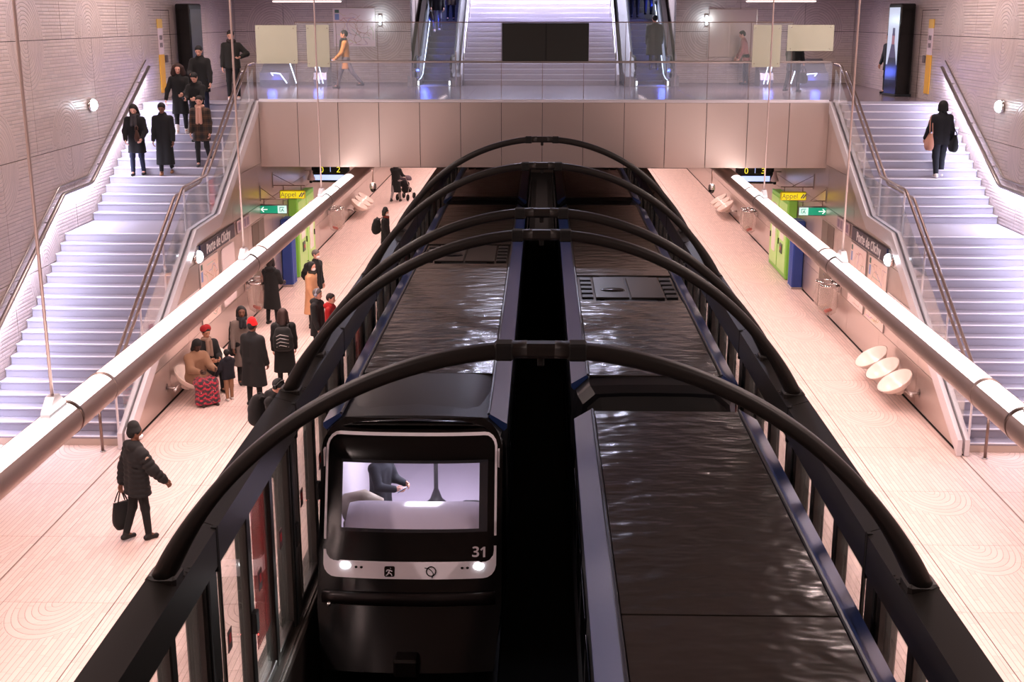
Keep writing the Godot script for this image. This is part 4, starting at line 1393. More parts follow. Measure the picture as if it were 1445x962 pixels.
	var ap = thing("call_sign", "yellow hanging sign reading Appel on the %s platform" % sw, "sign", Vector3(s * 7.0, 2.80, -34.6), 0, "hanging yellow signs")
	put_box("case", Vector3.ZERO, Vector3(0.72, 0.24, 0.12), mat("appel_yellow", Color(0.86, 0.80, 0.10), 0.4), ap, 0.03)
	put_box("lit_face", Vector3(0.0, 0, 0.061), Vector3(0.66, 0.19, 0.006), glow_sign("appel_face", Color(0.86, 0.80, 0.12), 0.75), ap, 0.002)
	text("lettering", "Appel", 0.17, 0.004, mat("appel_ink", Color(0.35, 0.37, 0.38), 0.5), ap, Vector3(-0.10, 0.0, 0.066))
	var hs = begin()
	for k in 2: add_tube(hs, [Vector3(0.2 + k * 0.06, -0.06, 0.066), Vector3(0.28 + k * 0.06, 0.06, 0.066)], 0.018, 6)
	put("handset_mark", hs, mat("appel_blue", Color(0.35, 0.38, 0.55), 0.5), ap)
	hanger(ap, s, 0.36, 0.25)
	# next train display
	var di = thing("train_display", "black next-train display with yellow digits over the %s platform" % sw, "display", Vector3(s * 6.82, 2.84, -40.0), 0, "next-train displays")
	put_box("case", Vector3.ZERO, Vector3(1.22, 0.78, 0.12), mats["rubber"], di, 0.02)
	put_box("upper_screen", Vector3(0, 0.14, 0.061), Vector3(1.12, 0.42, 0.006), mat("display_dark", Color(0.02, 0.03, 0.04), 0.2), di, 0.002)
	put_box("lower_screen", Vector3(-0.03, -0.23, 0.061), Vector3(1.02, 0.17, 0.006), glow_sign("display_white", Color(0.66, 0.74, 0.95), 1.1), di, 0.002)
	text("minutes", "0", 0.24, 0.004, glow_sign("digit_yellow", Color(0.95, 0.9, 0.25), 1.1), di, Vector3(-0.28, 0.02, 0.066))
	text("minutes", "2" if s < 0 else "3", 0.24, 0.004, mats["digit_yellow"], di, Vector3(0.26, 0.02, 0.066))
	put_box("divider", Vector3(0, 0.1, 0.066), Vector3(0.015, 0.3, 0.004), mats["display_white"], di, 0.001)
	var dr2 = begin()
	for x in [-0.4, 0.4]: add_tube(dr2, [Vector3(x, 0.38, 0), Vector3(x, SOFFIT - 2.84, 0)], 0.02, 6)
	put("suspension", dr2, mats["rubber"], di)
	# hanging dome camera
	var dc = thing("dome_camera", "dome camera on a brown pole below the walkway, %s platform" % sw, "camera", Vector3(s * 5.3, 2.35, -38.8), 0, "hanging dome cameras")
	var pm = begin(true)
	add_tube(pm, [Vector3(0, 0.22, 0), Vector3(0, SOFFIT - 2.35, 0)], 0.022, 8)
	put("pole", pm, mats["rail_brown"], dc)
	var dm = begin(true)
	add_lathe(dm, [Vector2(0.001, 0.24), Vector2(0.06, 0.24), Vector2(0.1, 0.2), Vector2(0.11, 0.08), Vector2(0.1, 0.06)], 18)
	put("housing", dm, mats["satin_steel"], dc)
	var dg = begin(true)
	add_lathe(dg, [Vector2(0.095, 0.06), Vector2(0.085, 0.0), Vector2(0.05, -0.05), Vector2(0.001, -0.065)], 18)
	put("dome", dg, mat("dome_dark", Color(0.08, 0.08, 0.08), 0.1), dc)
	# second camera with a conical hood on a bracket
	var cc = thing("wall_camera", "small hooded camera on a bracket beside the %s display" % sw, "camera", Vector3(s * 7.35, 2.62, -39.4))
	var ch = begin(true)
	add_lathe(ch, [Vector2(0.02, 0.3), Vector2(0.06, 0.25), Vector2(0.05, 0.2), Vector2(0.12, 0.05), Vector2(0.13, -0.02), Vector2(0.1, -0.03), Vector2(0.001, -0.03)], 16)
	put("hood", ch, mats["plate_pale"], cc)
	put_box("lens", Vector3(0.0, -0.07, 0.03), Vector3(0.09, 0.09, 0.16), mats["rubber"], cc, 0.02)
	var cb = begin()
	add_tube(cb, [Vector3(0, 0.28, 0), Vector3(s * 0.2, 0.28, 0)], 0.02, 6)
	put("bracket", cb, mats["satin_steel"], cc)

func glow_sign(key, color, energy):
	if mats.has(key): return mats[key]
	var m = mat(key, color, 0.4)
	m.emission_enabled = true
	m.emission = color
	m.emission_energy_multiplier = energy
	return m

# bracket from the steel wall, with two stays, that carries a hanging sign
func hanger(t, s, half, rise):
	var at = t.position
	var reach = s * (INNER - 0.0) - at.x
	var m = begin()
	add_tube(m, [Vector3(reach, rise, 0), Vector3(-s * half, rise, 0)], 0.014, 6)
	for x in [-half * 0.7, half * 0.7]: add_tube(m, [Vector3(x, 0.1, 0), Vector3(x, rise, 0)], 0.012, 6)
	add_tube(m, [Vector3(reach, rise + 0.32, 0), Vector3(-s * half * 0.2, rise, 0)], 0.008, 6)
	put("bracket", m, mats["rail_brown"], t)
	put_box("bracket_foot", Vector3(reach - s * 0.012, rise + 0.15, 0), Vector3(0.02, 0.42, 0.06), mats["satin_steel"], t, 0.004)

# ------------------------------------------------------------------ upper hall: central stairs and escalators
func build_upper_hall():
	var st = thing("staircase", "broad central stone stairs rising from the upper walkway", "stairs", Vector3(-0.1, MEZZ, -41.4))
	for k in 30:
		var m = begin()
		add_box(m, Vector3(0, 0.165 * (k + 1) - 0.02, -0.31 * k - 0.155), Vector3(5.06, 0.04, 0.34), 0.008)
		add_box(m, Vector3(0, 0.165 * (k + 1) - 0.1, -0.31 * k - 0.02), Vector3(5.06, 0.125, 0.03), 0.0)
		var o = put("step", m, mats["step_pale"], st)
		put_box("nosing", Vector3(0, 0.165 * (k + 1) - 0.004, -0.31 * k), Vector3(5.06, 0.012, 0.05), mats["white_steel"], o, 0.002)
	for s in [-1, 1]:
		var p := PackedVector2Array([Vector2(0.1, 0.0), Vector2(0.1, 0.35), Vector2(-9.3, 5.35), Vector2(-9.3, 4.5), Vector2(-0.6, 0.0)])
		var m2 = begin()
		add_prism_x(m2, p, s * 2.53, s * 2.6)
		put("stair_cheek", m2, mats["white_steel"], st)
		var h = begin(true)
		add_tube(h, [Vector3(s * 2.48, 0.85, 0.1), Vector3(s * 2.48, 1.05, -0.2), Vector3(s * 2.48, 5.9, -9.3)], 0.03, 8)
		for z in [0.05, -2.0, -4.0, -6.0]: add_tube(h, [Vector3(s * 2.48, max(0.0, -z * 0.53), z), Vector3(s * 2.48, 0.95 + max(0.0, -z * 0.53), z)], 0.02, 6)
		put("handrail", h, mats["satin_steel"], st)
	for s in [-1, 1]: escalator(s)

func escalator(s):
	var cx = s * 3.5 + (0.0 if s < 0 else 0.03)
	var e = thing("escalator", "blue-lit escalator %s of the central stairs" % side_word(s), "escalator", Vector3(cx, MEZZ, -41.7), 0, "escalators")
	var slope = 0.577
	var blue = mat("escalator_skirt", Color(0.50, 0.50, 0.51), 0.3, 0.5)
	var path = func(off): return [Vector3(0, off, 0.9), Vector3(0, off, -0.4), Vector3(0, off + 0.1, -0.75), Vector3(0, off + 0.1 + 8.0 * slope, -8.75)]
	for k in 24:
		var zz = 0.35 - 0.4 * k
		var y = 0.0 if k < 2 else (k - 1.5) * 0.2
		if k == 2: y = 0.1
		var m = begin()
		add_box(m, Vector3(0, y - 0.01, zz - 0.2), Vector3(0.98, 0.03, 0.4), 0.004)
		if k >= 2: add_box(m, Vector3(0, y - 0.1, zz - 0.005), Vector3(0.98, 0.19, 0.02), 0.0)
		for q in 12: add_box(m, Vector3(-0.45 + q * 0.082, y + 0.008, zz - 0.2), Vector3(0.025, 0.012, 0.38), 0.0)
		put("step", m, mat("escalator_step", Color(0.42, 0.42, 0.43), 0.4, 0.4), e)
	put_span("comb_plate", Vector3(-0.55, -0.02, 1.3), Vector3(0.55, 0.012, 0.36), mats["satin_steel"], e, 0.004)
	for d in [-1, 1]:
		# skirt and balustrade
		var p := PackedVector2Array([Vector2(0.9, 0.0), Vector2(0.9, 0.25), Vector2(-0.5, 0.28), Vector2(-8.9, 5.1), Vector2(-8.9, 4.5), Vector2(-0.9, 0.0)])
		var m2 = begin()
		add_prism_x(m2, p, d * 0.5, d * 0.56)
		put("skirt", m2, blue, e)
		var pb := PackedVector2Array([Vector2(0.95, 0.25), Vector2(1.1, 0.55), Vector2(0.95, 0.88), Vector2(-0.5, 0.9), Vector2(-8.9, 5.75), Vector2(-8.9, 5.1), Vector2(-0.5, 0.28)])
		var m3 = begin()
		add_prism_x(m3, pb, d * 0.56, d * 0.58)
		put("balustrade_panel", m3, mat("escalator_panel", Color(0.52, 0.52, 0.53), 0.3, 0.3), e)
		var hr = begin(true)
		add_tube(hr, [Vector3(d * 0.57, 0.3, 0.98), Vector3(d * 0.57, 0.42, 1.1), Vector3(d * 0.57, 0.58, 1.15), Vector3(d * 0.57, 0.75, 1.1), Vector3(d * 0.57, 0.88, 0.95), Vector3(d * 0.57, 0.92, 0.75), Vector3(d * 0.57, 0.93, -0.5), Vector3(d * 0.57, 5.78, -8.9)], 0.04, 10)
		put("handrail_belt", hr, mats["rubber"], e)
		var lm = begin(true)
		add_tube(lm, [Vector3(d * 0.49, 0.2, 0.85), Vector3(d * 0.49, 0.22, 0.2), Vector3(d * 0.49, 0.32, -0.5), Vector3(d * 0.49, 2.6, -4.45)], 0.012, 6)
		if d == s: put("light_line", lm, glow("escalator_line", Color(0.75, 0.84, 1.0), 3.0), e)
		# outer cladding towards wall and stairs
		var m5 = begin()
		var po := PackedVector2Array([Vector2(0.9, 0.0), Vector2(0.9, 0.3), Vector2(-0.5, 0.42), Vector2(-8.9, 5.25), Vector2(-8.9, 4.4), Vector2(-0.9, 0.0)])
		add_prism_x(m5, po, d * 0.58, d * 0.86)
		put("outer_cladding", m5, mat("escalator_clad", Color(0.60, 0.59, 0.60), 0.35, 0.4), e)
		put_box("gate_post", Vector3(d * 0.72, 0.55, 1.0), Vector3(0.05, 1.1, 0.05), mats["satin_steel"], e, 0.01)
		put_box("lamp_stud", Vector3(d * 0.5, 0.1, 0.92), Vector3(0.05, 0.14, 0.02), glow("escalator_stud", Color(0.9, 0.95, 1.0), 3.0), e, 0.005)
	# the blue light line along the skirt, in short lengths that follow the slope
	for k in 5:
		area("light_line_glow", Vector3(s * 0.46, 0.45 + 0.53 * k, -0.5 - 0.92 * k), Vector3(-s, 0.25, 0.2), Vector2(0.8, 0.05), 1.1, Color(0.28, 0.38, 1.0), e)

func build_upper_objects():
	# wall map and blank board on the back wall
	var mp = thing("wall_map", "large white transit map on the back wall left of the escalators", "map", Vector3(-6.35, 7.28, -43.0))
	print_board("print", Vector3.ZERO, Vector3(1, 0, 0), Vector3.UP, Vector2(1.4, 1.24), 0.03, map_image(91, Color(0.88, 0.80, 0.80)), mp, mats["satin_steel"])
	var bd = thing("blank_board", "large blank pale board on the back wall right of the escalators", "board", Vector3(6.35, 7.1, -42.97))
	put_box("sheet", Vector3.ZERO, Vector3(1.58, 1.55, 0.03), mat("board_pale", Color(0.78, 0.70, 0.66), 0.35), bd, 0.004)
	for s in [-1, 1]:
		put_box("edge_strip", Vector3(s * 0.8, 0, 0.005), Vector3(0.03, 1.58, 0.04), mats["satin_steel"], bd, 0.004)
	for s in [-1, 1]:
		var sl = thing("slot_lamp", "small upright white light slot on the back wall, %s side" % side_word(s), "lamp", Vector3(s * 5.47, 7.52, -42.96), 0, "light slots")
		put_box("frame", Vector3.ZERO, Vector3(0.12, 0.36, 0.04), mats["satin_steel"], sl, 0.02)
		put_box("lens", Vector3(0, 0, 0.022), Vector3(0.07, 0.3, 0.02), glow("slot_lens", Color(0.85, 0.95, 1.0), 3.0), sl, 0.02)
		var ol := OmniLight3D.new()
		ol.name = "slot_light"; ol.light_energy = 0.25; ol.light_size = 0.08; ol.omni_range = 30.0; ol.omni_attenuation = 2.0; ol.shadow_enabled = true
		ol.light_color = Color(0.85, 0.95, 1.0); ol.position = Vector3(0, 0, 0.18)
		sl.add_child(ol)
		# totem on the side wall
		var t = thing("totem", "tall black totem with unlit screen against the left wall" if s < 0 else "tall black totem showing a lit portrait poster against the right wall", "totem", Vector3(s * 10.04, MEZZ, -36.1), s * 0.14)
		put_box("case", Vector3(0, 1.27, 0), Vector3(0.42, 2.5, 0.86), mats["train_black"], t, 0.03)
		put_box("foot", Vector3(0, 0.03, 0), Vector3(0.48, 0.06, 0.94), mats["rubber"], t, 0.01)
		if s > 0:
			var poster = print_tex(96, 216, func(im):
				for y in 216:
					for x in 96:
						var base = Color(0.80, 0.82, 0.92)
						var dx = (x - 52) / 96.0
						if y > 60 and y < 84 and abs(dx) < 0.11: base = Color(0.30, 0.28, 0.42)
						elif y >= 78 and y < 110 and abs(dx) < 0.13: base = Color(0.62, 0.42, 0.48)
						elif y >= 105 and abs(dx) < 0.13 + (y - 105) * 0.0045: base = Color(0.32, 0.30, 0.42) if y < 150 else Color(0.18, 0.20, 0.28)
						elif y > 170: base = Color(0.25, 0.26, 0.34)
						im.set_pixel(x, y, base))
			var pm = mat("poster_print", Color(0.15, 0.15, 0.15), 0.15)
			pm.emission_enabled = true
			pm.emission = Color(0, 0, 0)
			pm.emission_texture = poster
			pm.emission_operator = BaseMaterial3D.EMISSION_OP_ADD
			pm.emission_energy_multiplier = 0.9
			var ps = begin()
			quad_uv(ps, [Vector3(-0.216, 0.45, -0.36), Vector3(-0.216, 0.45, 0.36), Vector3(-0.216, 2.42, 0.36), Vector3(-0.216, 2.42, -0.36)], [Vector2(0, 1), Vector2(1, 1), Vector2(1, 0), Vector2(0, 0)], Vector3(-1, 0, 0))
			put("lit_poster", commit_uv(ps), pm, t)
		else:
			put_box("dark_screen", Vector3(0.215, 1.4, 0), Vector3(0.008, 1.95, 0.74), mat("screen_off", Color(0.03, 0.03, 0.04), 0.5), t, 0.002)
		# yellow and white notice strip on the wall
		var y = thing("notice_strip", "upright yellow and white notice strip on the %s tiled wall" % side_word(s), "sign", Vector3(s * (WALLX - 0.015), MEZZ, -34.45), 0, "yellow notice strips")
		put_box("lower_yellow", Vector3(0, 0.66, 0), Vector3(0.02, 1.02, 0.44), mat("notice_yellow", Color(0.90, 0.66, 0.06), 0.45), y, 0.003)
		put_box("white_field", Vector3(0, 1.52, 0), Vector3(0.02, 0.7, 0.44), mat("notice_white", Color(0.86, 0.78, 0.80), 0.45), y, 0.003)
		put_box("upper_yellow", Vector3(0, 1.985, 0), Vector3(0.02, 0.24, 0.44), mat("notice_amber", Color(0.88, 0.70, 0.25), 0.45), y, 0.003)
		for k in 2:
			for n in 3: put_box("print_mark", Vector3(-s * 0.012, 1.62 - k * 0.2, -0.09 + 0.085 * n), Vector3(0.003, 0.12, 0.05), mat("notice_ink", Color(0.25, 0.2, 0.22), 0.5), y, 0.001)
		put_box("switch_box", Vector3(-s * 0.03, 1.05, -0.36), Vector3(0.06, 0.2, 0.1), mat("switch_grey", Color(0.35, 0.3, 0.3), 0.5), y, 0.01)
		# flush door seam in the wall
		var ds = setting("door_3" if s < 0 else "door_4")
		var sm = begin()
		for a in [[-35.4, MEZZ, -35.4, 7.8], [-35.4, 7.8, -34.0, 7.8]]:
			var p0 = Vector3(s * (WALLX - 0.002), a[1], a[0]); var p1 = Vector3(s * (WALLX - 0.002), a[3], a[2])
			add_box(sm, (p0 + p1) * 0.5, (p1 - p0).abs() + Vector3(0.006, 0.016, 0.016), 0.0)
		put("door_seam", sm, mats["dark_joint"], ds)
		# blue-lit ticket barrier ends that stand before the back wall
		for q in [[8.65, -41.2, 0.95], [7.2, -41.4, 0.42]]:
			var tb = thing("barrier_end", ("wide" if q[2] > 0.5 else "narrow") + " blue-lit barrier end with white light lines, %s of the upper hall" % side_word(s), "barrier", Vector3(s * q[0], MEZZ, q[1]), 0, "blue-lit barrier ends")
			var bp := PackedVector2Array([Vector2(-0.5, 0.0), Vector2(0.5, 0.0), Vector2(0.58, 0.2), Vector2(0.5, 0.42), Vector2(0.2, 0.5), Vector2(-0.5, 0.85)])
			var bm = begin()
			add_prism_x(bm, bp, -q[2] * 0.5, q[2] * 0.5)
			put("body", bm, mat("barrier_body", Color(0.46, 0.45, 0.46), 0.3, 0.3), tb)
			var ll = begin(true)
			if q[2] > 0.5:
				add_tube(ll, [Vector3(-0.3 * s * -1.0 - s * 0.28, 0.34, 0.6), Vector3(-s * -0.1, 0.42, 0.58), Vector3(-s * 0.2, 0.40, 0.58), Vector3(-s * 0.42, 0.1, 0.62)], 0.018, 6)
				add_tube(ll, [Vector3(-s * 0.7, 0.1, 0.5), Vector3(-s * 0.42, 0.78, 0.1)], 0.02, 6)
			else:
				for k in 2: add_tube(ll, [Vector3(-s * (0.12 * k - 0.02), 0.08, 0.6), Vector3(s * (0.16 - 0.12 * k), 0.62, 0.45)], 0.018, 6)
			put("light_line", ll, glow("barrier_line", Color(0.8, 0.88, 1.0), 3.0), tb)
			var bl := OmniLight3D.new()
			bl.name = "light_line_glow"
			bl.light_energy = 0.35
			bl.light_color = Color(0.3, 0.4, 1.0)
			bl.light_size = 0.15
			bl.omni_range = 30.0
			bl.omni_attenuation = 2.0
			bl.shadow_enabled = true
			bl.position = Vector3(0, 0.45, 0.95)
			tb.add_child(bl)

# ------------------------------------------------------------------ people: smooth joined capsules meshed as surface nets
# bone: [from, to, radius, radius, flatness in z, ripple]; cuts: [normal, distance] remove what lies beyond
func nets(bones, cell: float, k: float, cuts = []):
	var lo := Vector3(1e9, 1e9, 1e9)
	var hi := -lo
	for b in bones:
		var r: float = max(b[2], b[3]) + cell * 2.0 + k * 0.5
		lo = lo.min(b[0].min(b[1]) - Vector3.ONE * r)
		hi = hi.max(b[0].max(b[1]) + Vector3.ONE * r)
	var nx := int(ceil((hi.x - lo.x) / cell)) + 1
	var ny := int(ceil((hi.y - lo.y) / cell)) + 1
	var nz := int(ceil((hi.z - lo.z) / cell)) + 1
	var F := PackedFloat32Array()
	F.resize(nx * ny * nz)
	F.fill(1.0)
	var sy := nx
	var sz := nx * ny
	for b in bones:
		var a: Vector3 = b[0]
		var ba: Vector3 = b[1] - a
		var bb: float = max(ba.length_squared(), 1e-9)
		var ra: float = b[2]
		var rb: float = b[3]
		var fz: float = b[4] if b.size() > 4 else 1.0
		var rip: float = b[5] if b.size() > 5 else 0.0
		var m: float = max(ra, rb) + cell * 1.8 + k
		var l: Vector3 = a.min(b[1]) - Vector3.ONE * m
		var u: Vector3 = a.max(b[1]) + Vector3.ONE * m
		var x0: int = max(0, int((l.x - lo.x) / cell)); var x1: int = min(nx - 1, int((u.x - lo.x) / cell) + 1)
		var y0: int = max(0, int((l.y - lo.y) / cell)); var y1: int = min(ny - 1, int((u.y - lo.y) / cell) + 1)
		var z0: int = max(0, int((l.z - lo.z) / cell)); var z1: int = min(nz - 1, int((u.z - lo.z) / cell) + 1)
		var blen: float = sqrt(bb)
		for iz in range(z0, z1 + 1):
			var pz: float = lo.z + iz * cell - a.z
			for iy in range(y0, y1 + 1):
				var py: float = lo.y + iy * cell - a.y
				var row: int = iz * sz + iy * sy
				for ix in range(x0, x1 + 1):
					var px: float = lo.x + ix * cell - a.x
					var t: float = clampf((px * ba.x + py * ba.y + pz * ba.z) / bb, 0.0, 1.0)
					var dx: float = px - ba.x * t
					var dy: float = py - ba.y * t
					var dz: float = (pz - ba.z * t) * fz
					var d: float = sqrt(dx * dx + dy * dy + dz * dz) - ra - (rb - ra) * t
					if rip > 0.0: d -= rip * absf(sin(t * blen * 40.0))
					var f: float = F[row + ix]
					var h: float = k - absf(f - d)
					F[row + ix] = minf(f, d) - (h * h / k * 0.25 if h > 0.0 else 0.0)
	for c in cuts:
		var n: Vector3 = c[0]
		var q: float = c[1]
		for iz in nz:
			for iy in ny:
				for ix in nx:
					var i: int = iz * sz + iy * sy + ix
					if F[i] < cell * 2.0:
						F[i] = maxf(F[i], n.x * (lo.x + ix * cell) + n.y * (lo.y + iy * cell) + n.z * (lo.z + iz * cell) - q)
	var V := PackedVector3Array()
	var N := PackedVector3Array()
	var I := PackedInt32Array()
	var at := PackedInt32Array()
	at.resize(nx * ny * nz)
	var co := [0, 1, sy, sy + 1, sz, sz + 1, sz + sy, sz + sy + 1]
	for iz in nz - 1:
		for iy in ny - 1:
			var row: int = iz * sz + iy * sy
			for ix in nx - 1:
				var i: int = row + ix
				var f0: float = F[i]
				if f0 > cell * 1.8 or f0 < -cell * 1.8: continue
				var f1: float = F[i + 1]; var f2: float = F[i + sy]; var f3: float = F[i + sy + 1]
				var f4: float = F[i + sz]; var f5: float = F[i + sz + 1]; var f6: float = F[i + sz + sy]; var f7: float = F[i + sz + sy + 1]
				var mn: float = minf(minf(minf(f0, f1), minf(f2, f3)), minf(minf(f4, f5), minf(f6, f7)))
				var mx: float = maxf(maxf(maxf(f0, f1), maxf(f2, f3)), maxf(maxf(f4, f5), maxf(f6, f7)))
				if mn >= 0.0 or mx < 0.0: continue
				var sum := Vector3.ZERO
				var cnt := 0
				var g := [f0, f1, f2, f3, f4, f5, f6, f7]
				for e in EDGES:
					var ga: float = g[e[0]]
					var gb: float = g[e[1]]
					if (ga < 0.0) != (gb < 0.0):
						var t: float = ga / (ga - gb)
						sum += CORNERS[e[0]].lerp(CORNERS[e[1]], t)
						cnt += 1
				V.append(lo + (Vector3(ix, iy, iz) + sum / cnt) * cell)
				N.append(Vector3(f1 + f3 + f5 + f7 - f0 - f2 - f4 - f6, f2 + f3 + f6 + f7 - f0 - f1 - f4 - f5, f4 + f5 + f6 + f7 - f0 - f1 - f2 - f3).normalized())
				at[i] = V.size()
	for iz in range(1, nz - 1):
		for iy in range(1, ny - 1):
			var row: int = iz * sz + iy * sy
			for ix in range(1, nx - 1):
				var i: int = row + ix
				if at[i] == 0: continue
				var inside: bool = F[i] < 0.0
				if inside != (F[i + 1] < 0.0): quad_i(I, at[i - sy - sz], at[i - sz], at[i], at[i - sy], inside)
				if inside != (F[i + sy] < 0.0): quad_i(I, at[i - sz - 1], at[i - 1], at[i], at[i - sz], inside)
				if inside != (F[i + sz] < 0.0): quad_i(I, at[i - 1 - sy], at[i - sy], at[i], at[i - 1], inside)
	return {"v": V, "n": N, "i": I}

const CORNERS := [Vector3(0, 0, 0), Vector3(1, 0, 0), Vector3(0, 1, 0), Vector3(1, 1, 0), Vector3(0, 0, 1), Vector3(1, 0, 1), Vector3(0, 1, 1), Vector3(1, 1, 1)]
const EDGES := [[0, 1], [2, 3], [4, 5], [6, 7], [0, 2], [1, 3], [4, 6], [5, 7], [0, 4], [1, 5], [2, 6], [3, 7]]

func quad_i(I, a, b, c, d, inside):
	if a == 0 or b == 0 or c == 0 or d == 0: return
	if inside: I.append_array(PackedInt32Array([a - 1, d - 1, c - 1, a - 1, c - 1, b - 1]))
	else: I.append_array(PackedInt32Array([a - 1, b - 1, c - 1, a - 1, c - 1, d - 1]))

func new_parts(): return {"v": PackedVector3Array(), "n": PackedVector3Array(), "c": PackedColorArray(), "i": PackedInt32Array()}

func join(into, part, xf = Transform3D.IDENTITY):
	var base: int = into.v.size()
	var flip: bool = xf.basis.determinant() < 0.0
	var nb = xf.basis.inverse().transposed()
	for k in part.v.size():
		into.v.append(xf * part.v[k])
		into.n.append((nb * part.n[k]).normalized())
		into.c.append(part.c[k] if part.has("c") and part.c.size() else Color.WHITE)
	for k in range(0, part.i.size(), 3):
		into.i.append(base + part.i[k])
		into.i.append(base + part.i[k + (2 if flip else 1)])
		into.i.append(base + part.i[k + (1 if flip else 2)])

func net_mesh(d):
	var arr = []
	arr.resize(Mesh.ARRAY_MAX)
	arr[Mesh.ARRAY_VERTEX] = d.v
	arr[Mesh.ARRAY_NORMAL] = d.n
	if d.has("c"): arr[Mesh.ARRAY_COLOR] = d.c
	arr[Mesh.ARRAY_INDEX] = d.i
	var m := ArrayMesh.new()
	m.add_surface_from_arrays(Mesh.PRIMITIVE_TRIANGLES, arr)
	return m

var head_proto
var hand_proto
func make_prototypes():
	var V = func(x, y, z): return Vector3(x, y, z)
	var hb = [[V.call(0, 0.035, -0.022), V.call(0, 0.038, 0.012), 0.083, 0.078], [V.call(0, -0.02, 0.025), V.call(0, -0.078, 0.042), 0.058, 0.034], [V.call(-0.042, -0.03, 0.0), V.call(-0.018, -0.082, 0.045), 0.034, 0.024], [V.call(0.042, -0.03, 0.0), V.call(0.018, -0.082, 0.045), 0.034, 0.024],
		[V.call(-0.03, -0.012, 0.058), V.call(0.03, -0.012, 0.058), 0.024, 0.024], [V.call(-0.032, 0.034, 0.068), V.call(0.032, 0.034, 0.068), 0.017, 0.017]]
	var fine = [[V.call(0, 0.012, 0.088), V.call(0, -0.026, 0.104), 0.009, 0.0135], [V.call(-0.014, -0.03, 0.09), V.call(0.014, -0.03, 0.09), 0.009, 0.009], [V.call(-0.018, -0.058, 0.079), V.call(0.018, -0.058, 0.079), 0.0085, 0.0085], [V.call(-0.014, -0.067, 0.077), V.call(0.014, -0.067, 0.077), 0.008, 0.008],
		[V.call(-0.079, 0.015, -0.012), V.call(-0.076, -0.025, -0.004), 0.016, 0.01], [V.call(0.079, 0.015, -0.012), V.call(0.076, -0.025, -0.004), 0.016, 0.01]]
	head_proto = nets(hb + fine, 0.0075, 0.02)
	var cols := PackedColorArray()
	for p in head_proto.v:
		var c = Color.WHITE
		if p.z > 0.05:
			for s in [-1, 1]:
				var e = Vector2(p.x - s * 0.032, (p.y - 0.010) * 1.6)
				if e.length() < 0.0105: c = Color(0.12, 0.09, 0.08)
				var br = Vector2((p.x - s * 0.033) * 0.45, p.y - 0.034)
				if br.length() < 0.0055: c = Color(0.25, 0.18, 0.15)
			if abs(p.y + 0.062) < 0.011 and abs(p.x) < 0.024: c = Color(0.72, 0.42, 0.42)
		cols.append(c)
	head_proto["c"] = cols
	# relaxed hand: wrist at the origin, fingers along -y, thumb on +x, curling towards +z
	var fb = [[V.call(-0.018, -0.02, 0), V.call(-0.022, -0.08, 0), 0.017, 0.016, 1.3], [V.call(0.012, -0.02, 0), V.call(0.02, -0.08, 0), 0.018, 0.016, 1.3], [V.call(0, 0.02, 0), V.call(0, -0.04, 0), 0.022, 0.022, 1.3]]
	var fx = [-0.031, -0.0105, 0.0105, 0.030]
	var fl = [0.058, 0.074, 0.080, 0.070]
	for q in 4:
		var a = V.call(fx[q], -0.082, 0.0)
		var b = a + V.call(0, -fl[q] * 0.45, 0.014)
		var c = b + V.call(0, -fl[q] * 0.28, 0.022)
		var d = c + V.call(0, -fl[q] * 0.14, 0.02)
		fb.append([a, b, 0.0088, 0.0085]); fb.append([b, c, 0.0084, 0.0078]); fb.append([c, d, 0.0078, 0.0068])
	fb.append([V.call(0.026, -0.025, 0.002), V.call(0.048, -0.058, 0.014), 0.0125, 0.0105])
	fb.append([V.call(0.048, -0.058, 0.014), V.call(0.05, -0.092, 0.026), 0.0100, 0.0085])
	hand_proto = nets(fb, 0.0052, 0.007)

func cloth(key, color, rough = 0.9):
	if mats.has(key): return mats[key]
	var m = mat(key, color, rough)
	m.rim_enabled = true
	m.rim = 0.25
	m.rim_tint = 0.5
	return m

